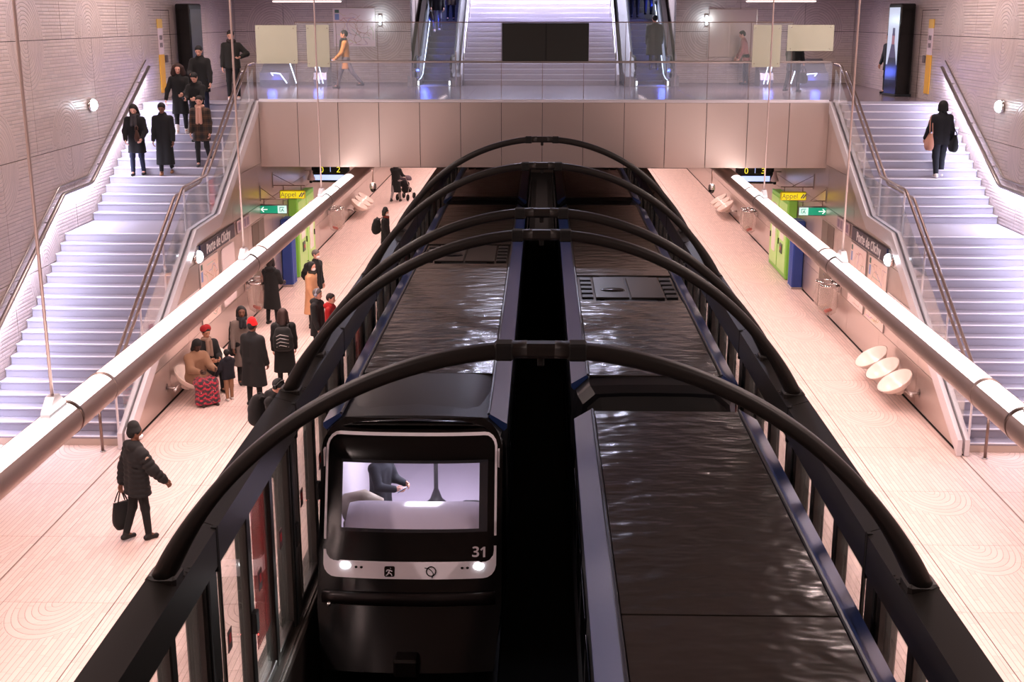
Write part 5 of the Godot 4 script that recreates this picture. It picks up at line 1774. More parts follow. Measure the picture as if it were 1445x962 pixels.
func joints(q):
	var h: float = q.get("h", 1.72)
	var sc = h / 1.75
	var J = {"sc": sc}
	var legs = q.get("legs", [[0.05, 0.03], [-0.05, 0.05]])
	var lean: float = q.get("lean", 0.03)
	var hip = Vector3(0, 0, 0)
	var low = 0.0
	for i in 2:
		var s = -1.0 if i == 0 else 1.0
		var p: float = legs[i][0]; var kn: float = legs[i][1]
		var sp: float = legs[i][2] if legs[i].size() > 2 else 0.03
		var hj = hip + Vector3(s * 0.09 * sc, 0, 0)
		var knee = hj + Vector3(s * sp, -cos(p), sin(p)).normalized() * 0.43 * sc
		var ank = knee + Vector3(s * sp * 0.3, -cos(p - kn), sin(p - kn)).normalized() * 0.41 * sc
		J["hip%d" % i] = hj; J["knee%d" % i] = knee; J["ank%d" % i] = ank
		low = min(low, ank.y)
	var lift = -low + 0.085 * sc
	if q.has("seat"): lift = q.seat + 0.11 * sc
	for key in J.keys():
		if J[key] is Vector3: J[key] += Vector3(0, lift, 0)
	hip.y = lift
	J["hip"] = hip
	var up = Vector3(0, cos(lean), sin(lean))
	J["up"] = up
	J["waist"] = hip + up * 0.17 * sc
	J["chest"] = hip + up * 0.38 * sc
	J["neck"] = hip + up * 0.53 * sc
	var tilt: float = q.get("nod", 0.15)
	var hup = Vector3(0, cos(lean + tilt * 0.6), sin(lean + tilt * 0.6))
	J["head"] = J.neck + hup * 0.17 * sc
	J["headb"] = Basis(Vector3.UP, q.get("look", 0.0)) * Basis(Vector3.RIGHT, lean + tilt)
	var arms = q.get("arms", [[0.08, 0.12, 0.25], [-0.05, 0.12, 0.25]])
	for i in 2:
		var s = -1.0 if i == 0 else 1.0
		var a = arms[i]
		var sh = J.neck - up * 0.078 * sc + Vector3(s * 0.182 * sc, 0, 0)
		var pitch: float = a[0] + lean
		var ou: float = a[1]
		var el: float = a[2]
		var ins: float = a[3] if a.size() > 3 else 0.0
		var ud = Vector3(s * sin(ou), -cos(ou) * cos(pitch), cos(ou) * sin(pitch))
		var elb = sh + ud * 0.29 * sc
		var fo = ou * 0.5 - ins
		var fd = Vector3(s * sin(fo), -cos(fo) * cos(pitch + el), cos(fo) * sin(pitch + el))
		var wr = elb + fd * 0.245 * sc
		J["sh%d" % i] = sh; J["elb%d" % i] = elb; J["wr%d" % i] = wr; J["fd%d" % i] = fd
	return J

func person(q):
	var J = joints(q)
	var sc: float = J.sc
	var w: float = q.get("wide", 1.0)
	var o = thing("person", q.label, "person", q.at, q.turn, q.get("group", ""))
	var cell: float = q.get("cell", 0.02)
	var skin = "skin_" + q.get("skin", "light")
	var tones = {"light": Color(0.80, 0.60, 0.52), "tan": Color(0.66, 0.46, 0.36), "brown": Color(0.42, 0.27, 0.20), "dark": Color(0.24, 0.15, 0.12)}
	var sm = mat(skin, tones[q.get("skin", "light")], 0.55)
	sm.vertex_color_use_as_albedo = true
	# body
	var B = []
	B.append([J.hip0, J.hip1, 0.095 * sc, 0.095 * sc])
	B.append([J.hip, J.chest, 0.08 * sc, 0.082 * sc])
	B.append([J.sh0 + J.up * -0.01, J.sh1 + J.up * -0.01, 0.05 * sc, 0.05 * sc])
	B.append([J.chest, J.neck, 0.082 * sc, 0.055 * sc])
	B.append([J.neck, J.head + J.headb * Vector3(0, -0.04, -0.01) * sc, 0.052 * sc, 0.05 * sc])
	for i in 2:
		B.append([J["sh%d" % i], J["elb%d" % i], 0.045 * sc, 0.038 * sc])
		B.append([J["elb%d" % i], J["wr%d" % i], 0.038 * sc, 0.026 * sc])
		B.append([J["hip%d" % i], J["knee%d" % i], 0.07 * sc, 0.05 * sc])
		B.append([J["knee%d" % i], J["ank%d" % i], 0.048 * sc, 0.034 * sc])
		B.append([J["ank%d" % i], J["ank%d" % i] + Vector3(0, -0.05, 0.12) * sc, 0.033 * sc, 0.025 * sc])
	var body = new_parts()
	join(body, nets(B, max(cell, 0.022), 0.04))
	join(body, head_proto, Transform3D(J.headb.scaled(Vector3.ONE * sc), J.head))
	for i in 2:
		var fd: Vector3 = J["fd%d" % i]
		var y = -fd
		var x = Vector3(0, 0, 1) if abs(fd.z) < 0.8 else Vector3(0, 1, 0)
		x = (x - y * x.dot(y)).normalized()
		var z = x.cross(y)
		var sg = 1.0 if i == 1 else -1.0
		join(body, hand_proto, Transform3D(Basis(x, y, z * sg).scaled(Vector3.ONE) * Basis.from_scale(Vector3.ONE * sc), J["wr%d" % i]))
	put("body", net_mesh(body), sm, o)
	# trousers
	var tr = q.get("trousers", {})
	var fat: float = tr.get("fat", 1.0)
	var T = [[J.hip0, J.hip1, 0.115 * sc * w, 0.115 * sc * w], [J.hip, J.waist, 0.115 * sc * w, 0.11 * sc * w, 1.1]]
	for i in 2:
		T.append([J["hip%d" % i], J["knee%d" % i], 0.088 * sc * fat, 0.066 * sc * fat])
		T.append([J["knee%d" % i], J["knee%d" % i].lerp(J["ank%d" % i], 0.92), 0.064 * sc * fat, 0.05 * sc * fat])
	put("trousers", net_mesh(nets(T, cell, 0.03)), cloth("cloth_" + tr.get("name", "black"), tr.get("color", Color(0.025, 0.025, 0.03))), o)
	for i in 2:
		var a: Vector3 = J["ank%d" % i]
		var fw = Vector3(0, -0.012, 1).normalized()
		var S = [[a + Vector3(0, -0.045, -0.045) * sc, a + Vector3(0, -0.05, 0.12) * sc, 0.042 * sc, 0.036 * sc], [a + Vector3(0, 0.015, 0) * sc, a + Vector3(0, -0.04, 0) * sc, 0.047 * sc, 0.042 * sc]]
		if q.get("boots", false): S.append([a + Vector3(0, 0.02, 0), a + Vector3(0, 0.14, 0), 0.052 * sc, 0.055 * sc])
		put("shoe", net_mesh(nets(S, min(cell, 0.014), 0.02, [[Vector3(0, -1, 0), -(a.y - 0.083 * sc)]])), cloth("shoe_" + q.get("shoes", "black"), {"black": Color(0.02, 0.02, 0.02), "white": Color(0.8, 0.76, 0.74), "tan": Color(0.62, 0.45, 0.33), "brown": Color(0.14, 0.09, 0.07), "grey": Color(0.3, 0.3, 0.32)}[q.get("shoes", "black")], 0.6), o)
	# upper garment
	var c = q.get("coat", {})
	var len: float = c.get("hem", 0.72)      # hem below the neck, metres at 1.75 m
	var bulk: float = c.get("bulk", 1.0)
	var rip: float = c.get("puff", 0.0)
	var C = []
	for i in 2: C.append([J.neck - J.up * 0.045 * sc, J["sh%d" % i] - J.up * 0.015 * sc, 0.078 * sc * bulk, 0.066 * sc * bulk])
	C.append([J.chest + (J.sh0 - J.neck) * 0.45, J.chest + (J.sh1 - J.neck) * 0.45, 0.11 * sc * bulk, 0.11 * sc * bulk, 1.1])
	for s in [-1, 1]:
		var off = Vector3(s * 0.062 * sc * w, 0, 0)
		C.append([J.chest + off * 1.1, J.hip + off, 0.125 * sc * bulk, 0.122 * sc * bulk, 1.15, rip])
		if len > 0.55 and not q.has("seat"):
			var hem = J.hip + Vector3(0, -(len - 0.5) * sc, 0.0)
			C.append([J.hip + off, hem + off * 1.15, 0.122 * sc * bulk, (0.125 + 0.05 * (len - 0.5)) * sc * bulk * c.get("flare", 1.0), 1.1, rip])
	if q.has("seat"):
		for i in 2: C.append([J["hip%d" % i], J["hip%d" % i].lerp(J["knee%d" % i], 0.55), 0.12 * sc * bulk, 0.105 * sc * bulk])
	C.append([J.chest + J.up * 0.05, J.neck + J.up * 0.015 * sc, 0.11 * sc * bulk, 0.072 * sc])
	for i in 2:
		C.append([J["sh%d" % i], J["elb%d" % i], 0.07 * sc * bulk, 0.062 * sc * bulk, 1.0, rip])
		C.append([J["elb%d" % i], J["elb%d" % i].lerp(J["wr%d" % i], 0.95), 0.062 * sc * bulk, 0.048 * sc * bulk, 1.0, rip])
	if c.get("hood", false):
		C.append([J.neck + Vector3(-0.07, 0.01, -0.08) * sc, J.neck + Vector3(0.07, 0.01, -0.08) * sc, 0.065 * sc, 0.065 * sc])
		C.append([J.neck + Vector3(-0.08, 0.0, 0.03) * sc, J.neck + Vector3(-0.06, 0.01, -0.08) * sc, 0.045 * sc, 0.055 * sc])
		C.append([J.neck + Vector3(0.08, 0.0, 0.03) * sc, J.neck + Vector3(0.06, 0.01, -0.08) * sc, 0.045 * sc, 0.055 * sc])
	if c.get("collar", true):
		C.append([J.neck + Vector3(-0.05, 0.02, -0.02) * sc, J.neck + Vector3(0.05, 0.02, -0.02) * sc, 0.05 * sc, 0.05 * sc])
	var cuts = []
	if not q.has("seat"): cuts.append([Vector3(0, -1, 0), -(J.hip.y - (len - 0.5) * sc)])
	var cm = c.get("mat", null)
	put(c.get("part", "coat"), net_mesh(nets(C, cell, 0.035, cuts)), cm if cm else cloth("cloth_" + c.get("name", "black"), c.get("color", Color(0.025, 0.025, 0.03))), o)
	if c.has("skirt"):
		var K = []
		for i in 2:
			K.append([J["hip%d" % i], J["knee%d" % i], 0.12 * sc, 0.12 * sc])
			K.append([J["knee%d" % i], J["ank%d" % i] + Vector3(0, 0.02, 0), 0.11 * sc, 0.12 * sc])
		K.append([(J.knee0 + J.knee1) * 0.5, (J.ank0 + J.ank1) * 0.5, 0.12 * sc, 0.13 * sc])
		put("skirt", net_mesh(nets(K, cell, 0.06, [[Vector3(0, -1, 0), -0.05]])), c.skirt, o)
	# head wear and hair
	var hx = Transform3D(J.headb.scaled(Vector3.ONE * sc), J.head)
	var hk = q.get("hair", "short")
	var hc = {"black": Color(0.018, 0.014, 0.013), "brown": Color(0.09, 0.05, 0.035), "auburn": Color(0.16, 0.075, 0.05), "grey": Color(0.30, 0.28, 0.27), "bald": Color(0.5, 0.4, 0.35)}[q.get("hair_color", "black")]
	var H = [[Vector3(0, 0.04, -0.028), Vector3(0, 0.045, 0.0), 0.094, 0.088], [Vector3(0, 0.0, -0.06), Vector3(0, -0.02, -0.06), 0.06, 0.05]]
	var hcut = [[Vector3(0, -0.62, 0.78).normalized(), 0.018]]
	if hk in ["long", "curly"]:
		var rr = 0.052 if hk == "long" else 0.085
		H.append([Vector3(-0.07, 0.03, -0.03), Vector3(-0.095, -0.16, -0.03), rr * 0.8, rr * 0.8])
		H.append([Vector3(0.07, 0.03, -0.03), Vector3(0.095, -0.16, -0.03), rr * 0.8, rr * 0.8])
		H.append([Vector3(0, 0.02, -0.06), Vector3(0, -0.2, -0.085), 0.08, 0.075])
		hcut = []
		H[0] = [Vector3(0, 0.045, -0.03), Vector3(0, 0.05, -0.012), 0.098, 0.092]
		if hk == "curly":
			for s in [-1, 1]: H.append([Vector3(s * 0.09, 0.02, -0.02), Vector3(s * 0.12, -0.12, -0.01), 0.06, 0.075])
	if hk == "afro": H = [[Vector3(0, 0.05, -0.025), Vector3(0, 0.055, -0.01), 0.108, 0.106]]
	if hk == "bob":
		H.append([Vector3(-0.075, 0.03, -0.02), Vector3(-0.085, -0.08, -0.01), 0.04, 0.04])
		H.append([Vector3(0.075, 0.03, -0.02), Vector3(0.085, -0.08, -0.01), 0.04, 0.04])
		H.append([Vector3(0, 0.02, -0.06), Vector3(0, -0.09, -0.06), 0.07, 0.06])
		hcut = []
		H[0] = [Vector3(0, 0.045, -0.03), Vector3(0, 0.05, -0.012), 0.098, 0.092]
	if hk != "none":
		var hd = new_parts()
		join(hd, nets(H, max(0.012, cell * 0.7), 0.03, hcut), hx)
		put("hair", net_mesh(hd), mat("hair_" + q.get("hair_color", "black"), hc, 0.8), o)
	if q.has("hat"):
		var hh = q.hat
		var E2 = [[Vector3(0, 0.062, -0.015), Vector3(0, 0.07, -0.015), 0.104, 0.1]]
		var ecut = [[Vector3(0, -0.96, 0.28).normalized(), -0.030]]
		if hh.kind == "beanie": E2 = [[Vector3(0, 0.055, -0.018), Vector3(0, 0.11, -0.03), 0.106, 0.088], [Vector3(-0.05, 0.04, 0.0), Vector3(0.05, 0.04, 0.0), 0.062, 0.062]]
		if hh.kind == "beret":
			E2 = [[Vector3(-0.03, 0.075, -0.03), Vector3(0.03, 0.08, -0.04), 0.095, 0.095]]
			ecut = [[Vector3(0, -0.97, 0.22).normalized(), -0.045]]
		var ed = new_parts()
		join(ed, nets(E2, 0.012, 0.02, ecut), hx)
		put(hh.kind, net_mesh(ed), cloth("hat_" + hh.name, hh.color), o)
	if q.has("scarf"):
		var sf = q.scarf
		var SF = [[J.neck + Vector3(-0.07, 0.035, 0.02) * sc, J.neck + Vector3(0.0, 0.02, 0.09) * sc, 0.045 * sc, 0.05 * sc], [J.neck + Vector3(0.07, 0.035, 0.02) * sc, J.neck + Vector3(0.0, 0.02, 0.09) * sc, 0.045 * sc, 0.05 * sc], [J.neck + Vector3(-0.07, 0.035, 0.0) * sc, J.neck + Vector3(0.07, 0.035, -0.02) * sc, 0.05 * sc, 0.05 * sc]]
		if sf.get("tails", 0.0) > 0.0:
			for s in [-1, 1]: SF.append([J.neck + Vector3(s * 0.04, 0.0, 0.12) * sc, J.chest + J.up * (0.1 - sf.tails) + Vector3(s * 0.045, 0, 0.155) * sc, 0.035 * sc, 0.04 * sc])
		put("scarf", net_mesh(nets(SF, min(cell, 0.015), 0.02)), cloth("scarf_" + sf.name, sf.color), o)
	if q.get("mask", false):
		var md = new_parts()
		join(md, nets([[Vector3(-0.022, -0.045, 0.064), Vector3(0.022, -0.045, 0.064), 0.044, 0.044], [Vector3(0, -0.03, 0.085), Vector3(0, -0.06, 0.075), 0.03, 0.03]], 0.009, 0.02, [[Vector3(0, 0, -1), -0.045]]), hx)
		put("face_mask", net_mesh(md), mat("mask_white", Color(0.86, 0.84, 0.84), 0.8), o)
	if q.get("headphones", false):
		var hp = begin(true)
		for s in [-1, 1]: add_lathe(hp, [Vector2(0.001, 0.03), Vector2(0.035, 0.028), Vector2(0.042, 0.0), Vector2(0.035, -0.01)], 16, hx * Transform3D(Basis(Vector3(0, 0, 1), -s * PI / 2), Vector3(s * 0.088, 0.0, -0.005)))
		var arcp = []
		for k in 13: arcp.append(hx * Vector3(cos(PI * k / 12.0) * 0.108, 0.02 + sin(PI * k / 12.0) * 0.118, -0.01))
		add_tube(hp, arcp, 0.011, 6)
		put("headphones", hp, mat("headphones_" + q.get("phones_color", "silver"), Color(0.6, 0.62, 0.68) if q.get("phones_color", "silver") == "silver" else Color(0.05, 0.05, 0.05), 0.35, 0.4), o)
	q["J"] = J
	q["node"] = o
	return q

func at_person(q, p): return q.node.transform * p

# ------------------------------------------------------------------ bags and other held things
func backpack(q, label, color, size = 1.0, stripes = false):
	var J = q.J
	var p = J.chest.lerp(J.hip, 0.35) + Vector3(0, 0, -0.21 * size - 0.06)
	var b = thing("backpack", label, "backpack", at_person(q, p - Vector3(0, 0.24, 0)), q.turn)
	var m = cloth("pack_" + str(color), color)
	var S = [[Vector3(-0.08, 0.1, 0), Vector3(0.08, 0.1, 0), 0.12 * size, 0.12 * size, 1.1], [Vector3(-0.08, 0.25, 0), Vector3(0.08, 0.25, 0), 0.12 * size, 0.12 * size, 1.15], [Vector3(-0.06, 0.38, 0.02), Vector3(0.06, 0.38, 0.02), 0.10 * size, 0.10 * size, 1.2]]
	put("main_bag", net_mesh(nets(S, 0.016, 0.05)), m, b)
	put("front_pocket", net_mesh(nets([[Vector3(-0.06, 0.12, -0.1), Vector3(0.06, 0.12, -0.1), 0.07, 0.07, 1.3], [Vector3(-0.06, 0.2, -0.1), Vector3(0.06, 0.2, -0.1), 0.06, 0.06, 1.3]], 0.016, 0.03)), m, b)
	for s in [-1, 1]:
		var t = begin(true)
		add_tube(t, [Vector3(s * 0.1, 0.42, 0.08), Vector3(s * 0.11, 0.5, 0.16), Vector3(s * 0.125, 0.5, 0.26), Vector3(s * 0.13, 0.38, 0.36), Vector3(s * 0.14, 0.2, 0.34), Vector3(s * 0.14, 0.08, 0.14)], 0.022, 6, 1.0, 0.5)
		put("strap", t, m, b)
	if stripes:
		for k in 4:
			var r = begin(true)
			var y = 0.12 + k * 0.075
			add_tube(r, [Vector3(-0.12, y - 0.03, -0.12), Vector3(-0.04, y, -0.165), Vector3(0.05, y + 0.02, -0.165), Vector3(0.13, y - 0.03, -0.11)], 0.007, 6)
			put("pale_cord", r, mat("pale_cord", Color(0.7, 0.68, 0.66), 0.6), b)
	var hl = begin(true)
	add_tube(hl, [Vector3(-0.04, 0.46, 0.03), Vector3(-0.03, 0.52, 0.03), Vector3(0.03, 0.52, 0.03), Vector3(0.04, 0.46, 0.03)], 0.01, 6)
	put("grab_loop", hl, m, b)
	return b

# soft bag whose handles meet at the hand or shoulder, given in the person's frame
func soft_bag(q, label, category, top, size, drop, color, called = "hand_bag"):
	var b = thing(called, label, category, at_person(q, top), q.turn)
	var w = size.x * 0.5; var h = size.y; var d = size.z * 0.5
	var r = d
	var m = cloth("bag_" + str(color), color)
	# lofted: full at the bottom, narrow and pinched at the mouth
	var list = []
	for k in 9:
		var t0 = k / 8.0
		var fw = [0.72, 0.92, 1.0, 1.0, 0.98, 0.95, 0.92, 0.88, 0.84][k]
		var fd2 = [0.5, 0.85, 1.0, 1.0, 0.92, 0.78, 0.6, 0.42, 0.28][k]
		var ring = []
		for q2 in round_rect(2.0 * d * fd2, 2.0 * w * fw, d * fd2 * 0.8, 4): ring.append(Vector3(q2.x, -drop - h + h * t0 + (0.012 * sin(q2.y * 30.0) if k == 8 else 0.0), q2.y))
		list.append(ring)
	var bs = begin(true)
	rings(bs, list)
	put("bag_body", bs, m, b)
	for s in [-1, 1]:
		var t = begin(true)
		add_tube(t, [Vector3(s * r * 0.5, -drop, -w * 0.55), Vector3(s * 0.03, -drop * 0.4, -w * 0.25), Vector3(0, 0.0, 0), Vector3(s * 0.03, -drop * 0.4, w * 0.25), Vector3(s * r * 0.5, -drop, w * 0.55)], 0.011, 6)
		put("handle", t, m, b)
	return b

func phone(q, hand, label, bright = 0.0):
	var J = q.J
	var p = J["wr%d" % hand] + J["fd%d" % hand] * 0.11
	var t = thing("phone", label, "phone", at_person(q, p), q.turn)
	var b = Basis(Vector3.RIGHT, -2.2)
	put_box("case", Vector3.ZERO, Vector3(0.075, 0.15, 0.01), mats["rubber"], t, 0.004, b)
	put_box("screen", b * Vector3(0, 0, 0.006) if true else Vector3.ZERO, Vector3(0.068, 0.14, 0.003), glow_sign("phone_screen", Color(0.75, 0.82, 1.0), 1.5), t, 0.001, b)

func build_people():
	make_prototypes()
	var NAVY = Color(0.03, 0.035, 0.07)
	var BLK = Color(0.022, 0.02, 0.022)
	var up = func(x, z): return Vector3(x, stairs_y(z) + 0.002, z)
	# ---- left platform, from the camera outwards
	var p = person({"label": "person in black puffer jacket, black beanie and white mask walking on the left platform", "at": Vector3(-6.0, 0, -17.2), "turn": 2.35, "h": 1.8, "cell": 0.014, "skin": "brown", "coat": {"name": "puffer", "color": Color(0.030, 0.025, 0.030), "hem": 0.70, "bulk": 1.24, "puff": 0.014, "hood": true, "part": "puffer_jacket"}, "trousers": {"name": "black", "fat": 1.0}, "legs": [[0.12, 0.06, 0.0], [-0.12, 0.22, 0.0]], "arms": [[0.35, 0.38, 0.30], [-0.35, 0.12, 0.1]], "hat": {"kind": "beanie", "name": "black", "color": Color(0.02, 0.018, 0.018)}, "mask": true, "nod": 0.1, "look": -0.25})
	soft_bag(p, "black soft bag carried by the person in the puffer jacket", "bag", p.J.wr1 + p.J.fd1 * 0.1, Vector3(0.30, 0.42, 0.22), 0.22, Color(0.03, 0.026, 0.028))
	for a in [[0, -0.03, 0.105], [1, -0.03, 0.105]]:
		if a[0] == 0:
			var e = begin(true)
			var c0 = p.J.sh0.lerp(p.J.elb0, 0.25) + Vector3(-0.095, 0, 0.0)
			add_lathe(e, [Vector2(0.001, 0.006), Vector2(0.03, 0.006), Vector2(0.032, 0.0)], 14, Transform3D(Basis(Vector3(0, 0, 1), PI / 2), c0))
			put("sleeve_badge", e, mat("badge_cream", Color(0.8, 0.7, 0.62), 0.7), p.node)
	p = person({"label": "person with headphones and bowed head behind the near arch, facing the tracks", "at": Vector3(-4.5, 0, -19.9), "turn": 1.25, "h": 1.76, "cell": 0.015, "coat": {"hem": 0.72, "bulk": 1.05, "hood": true}, "nod": 0.75, "headphones": true, "phones_color": "black", "hair_color": "black", "arms": [[0.4, 0.15, 1.0, 0.3], [0.4, 0.15, 1.0, 0.3]]})
	backpack(p, "large black backpack on the person behind the near arch", Color(0.02, 0.019, 0.02), 1.25)
	p = person({"label": "person in red cap and bulky black coat seen from behind", "at": Vector3(-5.78, 0, -23.9), "turn": 2.75, "h": 1.76, "wide": 1.25, "cell": 0.017, "skin": "brown", "coat": {"hem": 1.0, "bulk": 1.28}, "hat": {"kind": "beanie", "name": "red", "color": Color(0.75, 0.03, 0.05)}, "legs": [[0.03, 0.02], [-0.03, 0.02]]})
	p = person({"label": "person in dark coat with long brown hair seen from behind, next to the red cap", "at": Vector3(-5.40, 0, -25.1), "turn": 3.3, "h": 1.72, "cell": 0.017, "coat": {"hem": 1.05, "bulk": 1.12, "name": "black_green", "color": Color(0.02, 0.024, 0.022)}, "hair": "long", "hair_color": "auburn"})
	backpack(p, "dark green backpack with pale cords on the long-haired person", Color(0.035, 0.04, 0.036), 1.1, true)
	p = person({"label": "person in long grey coat and dark scarf facing the camera", "at": Vector3(-6.34, 0, -25.4), "turn": 0.35, "h": 1.70, "cell": 0.017, "skin": "brown", "coat": {"name": "grey_coat", "color": Color(0.40, 0.35, 0.325), "hem": 1.0, "bulk": 0.98, "flare": 1.1}, "hair": "bob", "scarf": {"name": "navy", "color": Color(0.06, 0.06, 0.08), "tails": 0.08}, "boots": true, "arms": [[0.1, 0.12, 0.3], [0.15, 0.1, 0.5]], "nod": 0.05})
	soft_bag(p, "dark shoulder bag of the person in the grey coat", "bag", p.J.sh0 + Vector3(-0.06, 0.04, -0.04), Vector3(0.34, 0.3, 0.16), 0.42, Color(0.07, 0.055, 0.05), "shoulder_bag")
	p = person({"label": "seated person in brown coat, dark head scarf and pink patterned skirt", "at": Vector3(-7.02, 0, -24.1), "turn": 0.8, "h": 1.68, "seat": 0.43, "wide": 1.2, "cell": 0.016, "skin": "dark", "coat": {"name": "brown_coat", "color": Color(0.50, 0.37, 0.28), "bulk": 1.3, "skirt": skirt_cloth()}, "legs": [[1.45, 1.5, 0.12], [1.40, 1.35, 0.12]], "arms": [[0.55, 0.15, 0.9, 0.25], [0.55, 0.15, 0.9, 0.25]], "lean": 0.12, "nod": 0.35, "hair": "bob", "hair_color": "black", "shoes": "brown", "hat": {"kind": "cap", "name": "black", "color": Color(0.03, 0.025, 0.035)}})
	p = person({"label": "seated person in red beret, black fur coat and beige scarf", "at": Vector3(-7.02, 0, -24.98), "turn": 0.75, "h": 1.70, "seat": 0.45, "cell": 0.016, "skin": "tan", "coat": {"name": "fur", "color": Color(0.03, 0.025, 0.025), "bulk": 1.22}, "hat": {"kind": "beret", "name": "crimson", "color": Color(0.55, 0.03, 0.06)}, "scarf": {"name": "beige", "color": Color(0.52, 0.42, 0.36), "tails": 0.26}, "legs": [[1.4, 1.45, 0.05], [1.4, 1.4, 0.05]], "arms": [[0.45, 0.1, 1.0, 0.45], [0.45, 0.1, 1.0, 0.45]], "nod": 0.2})
	p = person({"label": "small child in navy jacket and beige trousers standing before the bench", "at": Vector3(-6.38, 0, -24.2), "turn": -2.4, "h": 1.06, "cell": 0.014, "skin": "dark", "wide": 1.1, "coat": {"name": "child_navy", "color": Color(0.035, 0.035, 0.085), "hem": 0.66, "bulk": 1.25, "part": "jacket", "hood": true}, "trousers": {"name": "beige", "color": Color(0.55, 0.40, 0.30), "fat": 1.15}, "shoes": "white", "hair": "afro", "arms": [[0.9, 0.2, 0.5], [0.1, 0.45, 0.3]]})
	p = person({"label": "person in long black coat with a pale shoulder strap, facing the steel wall", "at": Vector3(-6.88, 0, -30.8), "turn": 2.85, "h": 1.72, "cell": 0.018, "coat": {"hem": 1.02, "bulk": 1.05, "hood": true, "flare": 1.1}, "hair": "bob", "hair_color": "brown", "arms": [[0.3, 0.15, 1.0, 0.2], [0.3, 0.12, 1.0, 0.3]]})
	soft_bag(p, "pale patterned shoulder bag on the person in the long black coat", "bag", p.J.sh1 + Vector3(0.07, 0.05, 0), Vector3(0.3, 0.32, 0.12), 0.55, Color(0.55, 0.42, 0.38), "shoulder_bag")
	p = person({"label": "person in tan knee-length coat and white mask", "at": Vector3(-5.78, 0, -30.35), "turn": 1.35, "h": 1.70, "cell": 0.018, "coat": {"name": "tan", "color": Color(0.74, 0.55, 0.40), "hem": 1.02, "bulk": 1.12, "flare": 1.15}, "hair": "bob", "hair_color": "black", "mask": true, "scarf": {"name": "olive", "color": Color(0.14, 0.13, 0.1)}, "trousers": {"name": "black", "fat": 1.15}})
	p = person({"label": "grey-haired person with mask and black jacket behind the tan coat", "at": Vector3(-5.9, 0, -31.7), "turn": 1.2, "h": 1.76, "cell": 0.018, "coat": {"hem": 0.72, "bulk": 1.08, "part": "jacket"}, "hair_color": "grey", "mask": true})
	backpack(p, "black backpack of the grey-haired person", Color(0.02, 0.02, 0.022), 0.9)
	p = person({"label": "person with silver headphones and black jacket beside the platform doors", "at": Vector3(-5.05, 0, -27.1), "turn": 1.3, "h": 1.72, "cell": 0.017, "coat": {"hem": 0.75, "bulk": 1.1, "hood": true, "part": "jacket"}, "hair_color": "grey", "headphones": true})
	p = person({"label": "person in red hooded top, mostly hidden behind the arch", "at": Vector3(-4.72, 0, -26.9), "turn": 1.4, "h": 1.66, "cell": 0.02, "coat": {"name": "red_top", "color": Color(0.6, 0.05, 0.06), "hem": 0.68, "hood": true, "part": "hooded_top"}, "hair_color": "brown"})
	p = person({"label": "person in grey hat and rust scarf standing by the far doors", "at": Vector3(-5.03, 0, -39.4), "turn": 1.35, "h": 1.68, "cell": 0.02, "coat": {"hem": 0.85, "bulk": 1.05}, "hat": {"kind": "beanie", "name": "grey", "color": Color(0.11, 0.11, 0.105)}, "scarf": {"name": "rust", "color": Color(0.40, 0.14, 0.09)}, "mask": true, "hair": "bob"})
	backpack(p, "black backpack on the person with the rust scarf", Color(0.022, 0.022, 0.024), 1.15)
	p = person({"label": "person in long black coat pushing a pushchair far along the platform", "at": Vector3(-6.2, 0, -52.6), "turn": 2.85, "h": 1.76, "cell": 0.024, "coat": {"hem": 1.0, "bulk": 1.05}, "trousers": {"name": "pale_grey", "color": Color(0.5, 0.46, 0.46)}, "legs": [[0.25, 0.1], [-0.22, 0.3]], "arms": [[0.6, 0.1, 0.6], [0.6, 0.1, 0.6]]})
	pushchair(p)
	# ---- left stairs
	p = person({"label": "person in black coat, grey scarf and blue jeans coming down beside the wall rail", "at": up.call(-9.72, -29.75), "turn": 0.05, "h": 1.70, "cell": 0.018, "coat": {"name": "plum_black", "color": Color(0.03, 0.02, 0.025), "hem": 0.86, "bulk": 1.08}, "hair": "long", "hair_color": "brown", "scarf": {"name": "grey", "color": Color(0.20, 0.18, 0.19), "tails": 0.15}, "trousers": {"name": "jeans", "color": Color(0.055, 0.075, 0.17), "fat": 1.05}, "nod": 0.5, "legs": [[0.18, 0.1], [0.05, 0.3]], "arms": [[0.15, 0.25, 0.4, 0.3], [0.15, 0.25, 0.6, 0.35]]})
	soft_bag(p, "tan leather bag held in front of the person in jeans", "bag", p.J.chest + Vector3(0.08, -0.05, 0.2), Vector3(0.14, 0.26, 0.12), 0.12, Color(0.24, 0.13, 0.08))
	p = person({"label": "person in ankle-length black coat and tan shoes coming down the left stairs", "at": up.call(-9.05, -29.75), "turn": 0.08, "h": 1.73, "cell": 0.018, "skin": "brown", "coat": {"hem": 1.16, "bulk": 1.05, "flare": 0.92}, "shoes": "tan", "nod": 0.4, "legs": [[0.05, 0.05], [-0.1, 0.3]]})
	p = person({"label": "person with long curly hair and black coat on the left stairs", "at": up.call(-9.05, -31.3), "turn": 0.15, "h": 1.72, "cell": 0.018, "coat": {"hem": 0.92, "bulk": 1.0}, "hair": "curly", "hair_color": "auburn", "boots": true, "shoes": "white", "arms": [[0.05, 0.38, 0.12], [0.2, 0.1, 1.0, 0.4]], "nod": 0.3})
	p = person({"label": "person in brown plaid jacket and cream scarf on the left stairs", "at": up.call(-8.25, -30.15), "turn": 0.0, "h": 1.70, "cell": 0.018, "coat": {"mat": plaid_cloth(), "hem": 0.78, "bulk": 1.12, "part": "jacket"}, "hair_color": "brown", "scarf": {"name": "cream", "color": Color(0.72, 0.55, 0.48), "tails": 0.3}, "trousers": {"name": "grey_jeans", "color": Color(0.09, 0.09, 0.10)}, "shoes": "grey", "nod": 0.3, "legs": [[0.1, 0.1], [-0.12, 0.45]]})
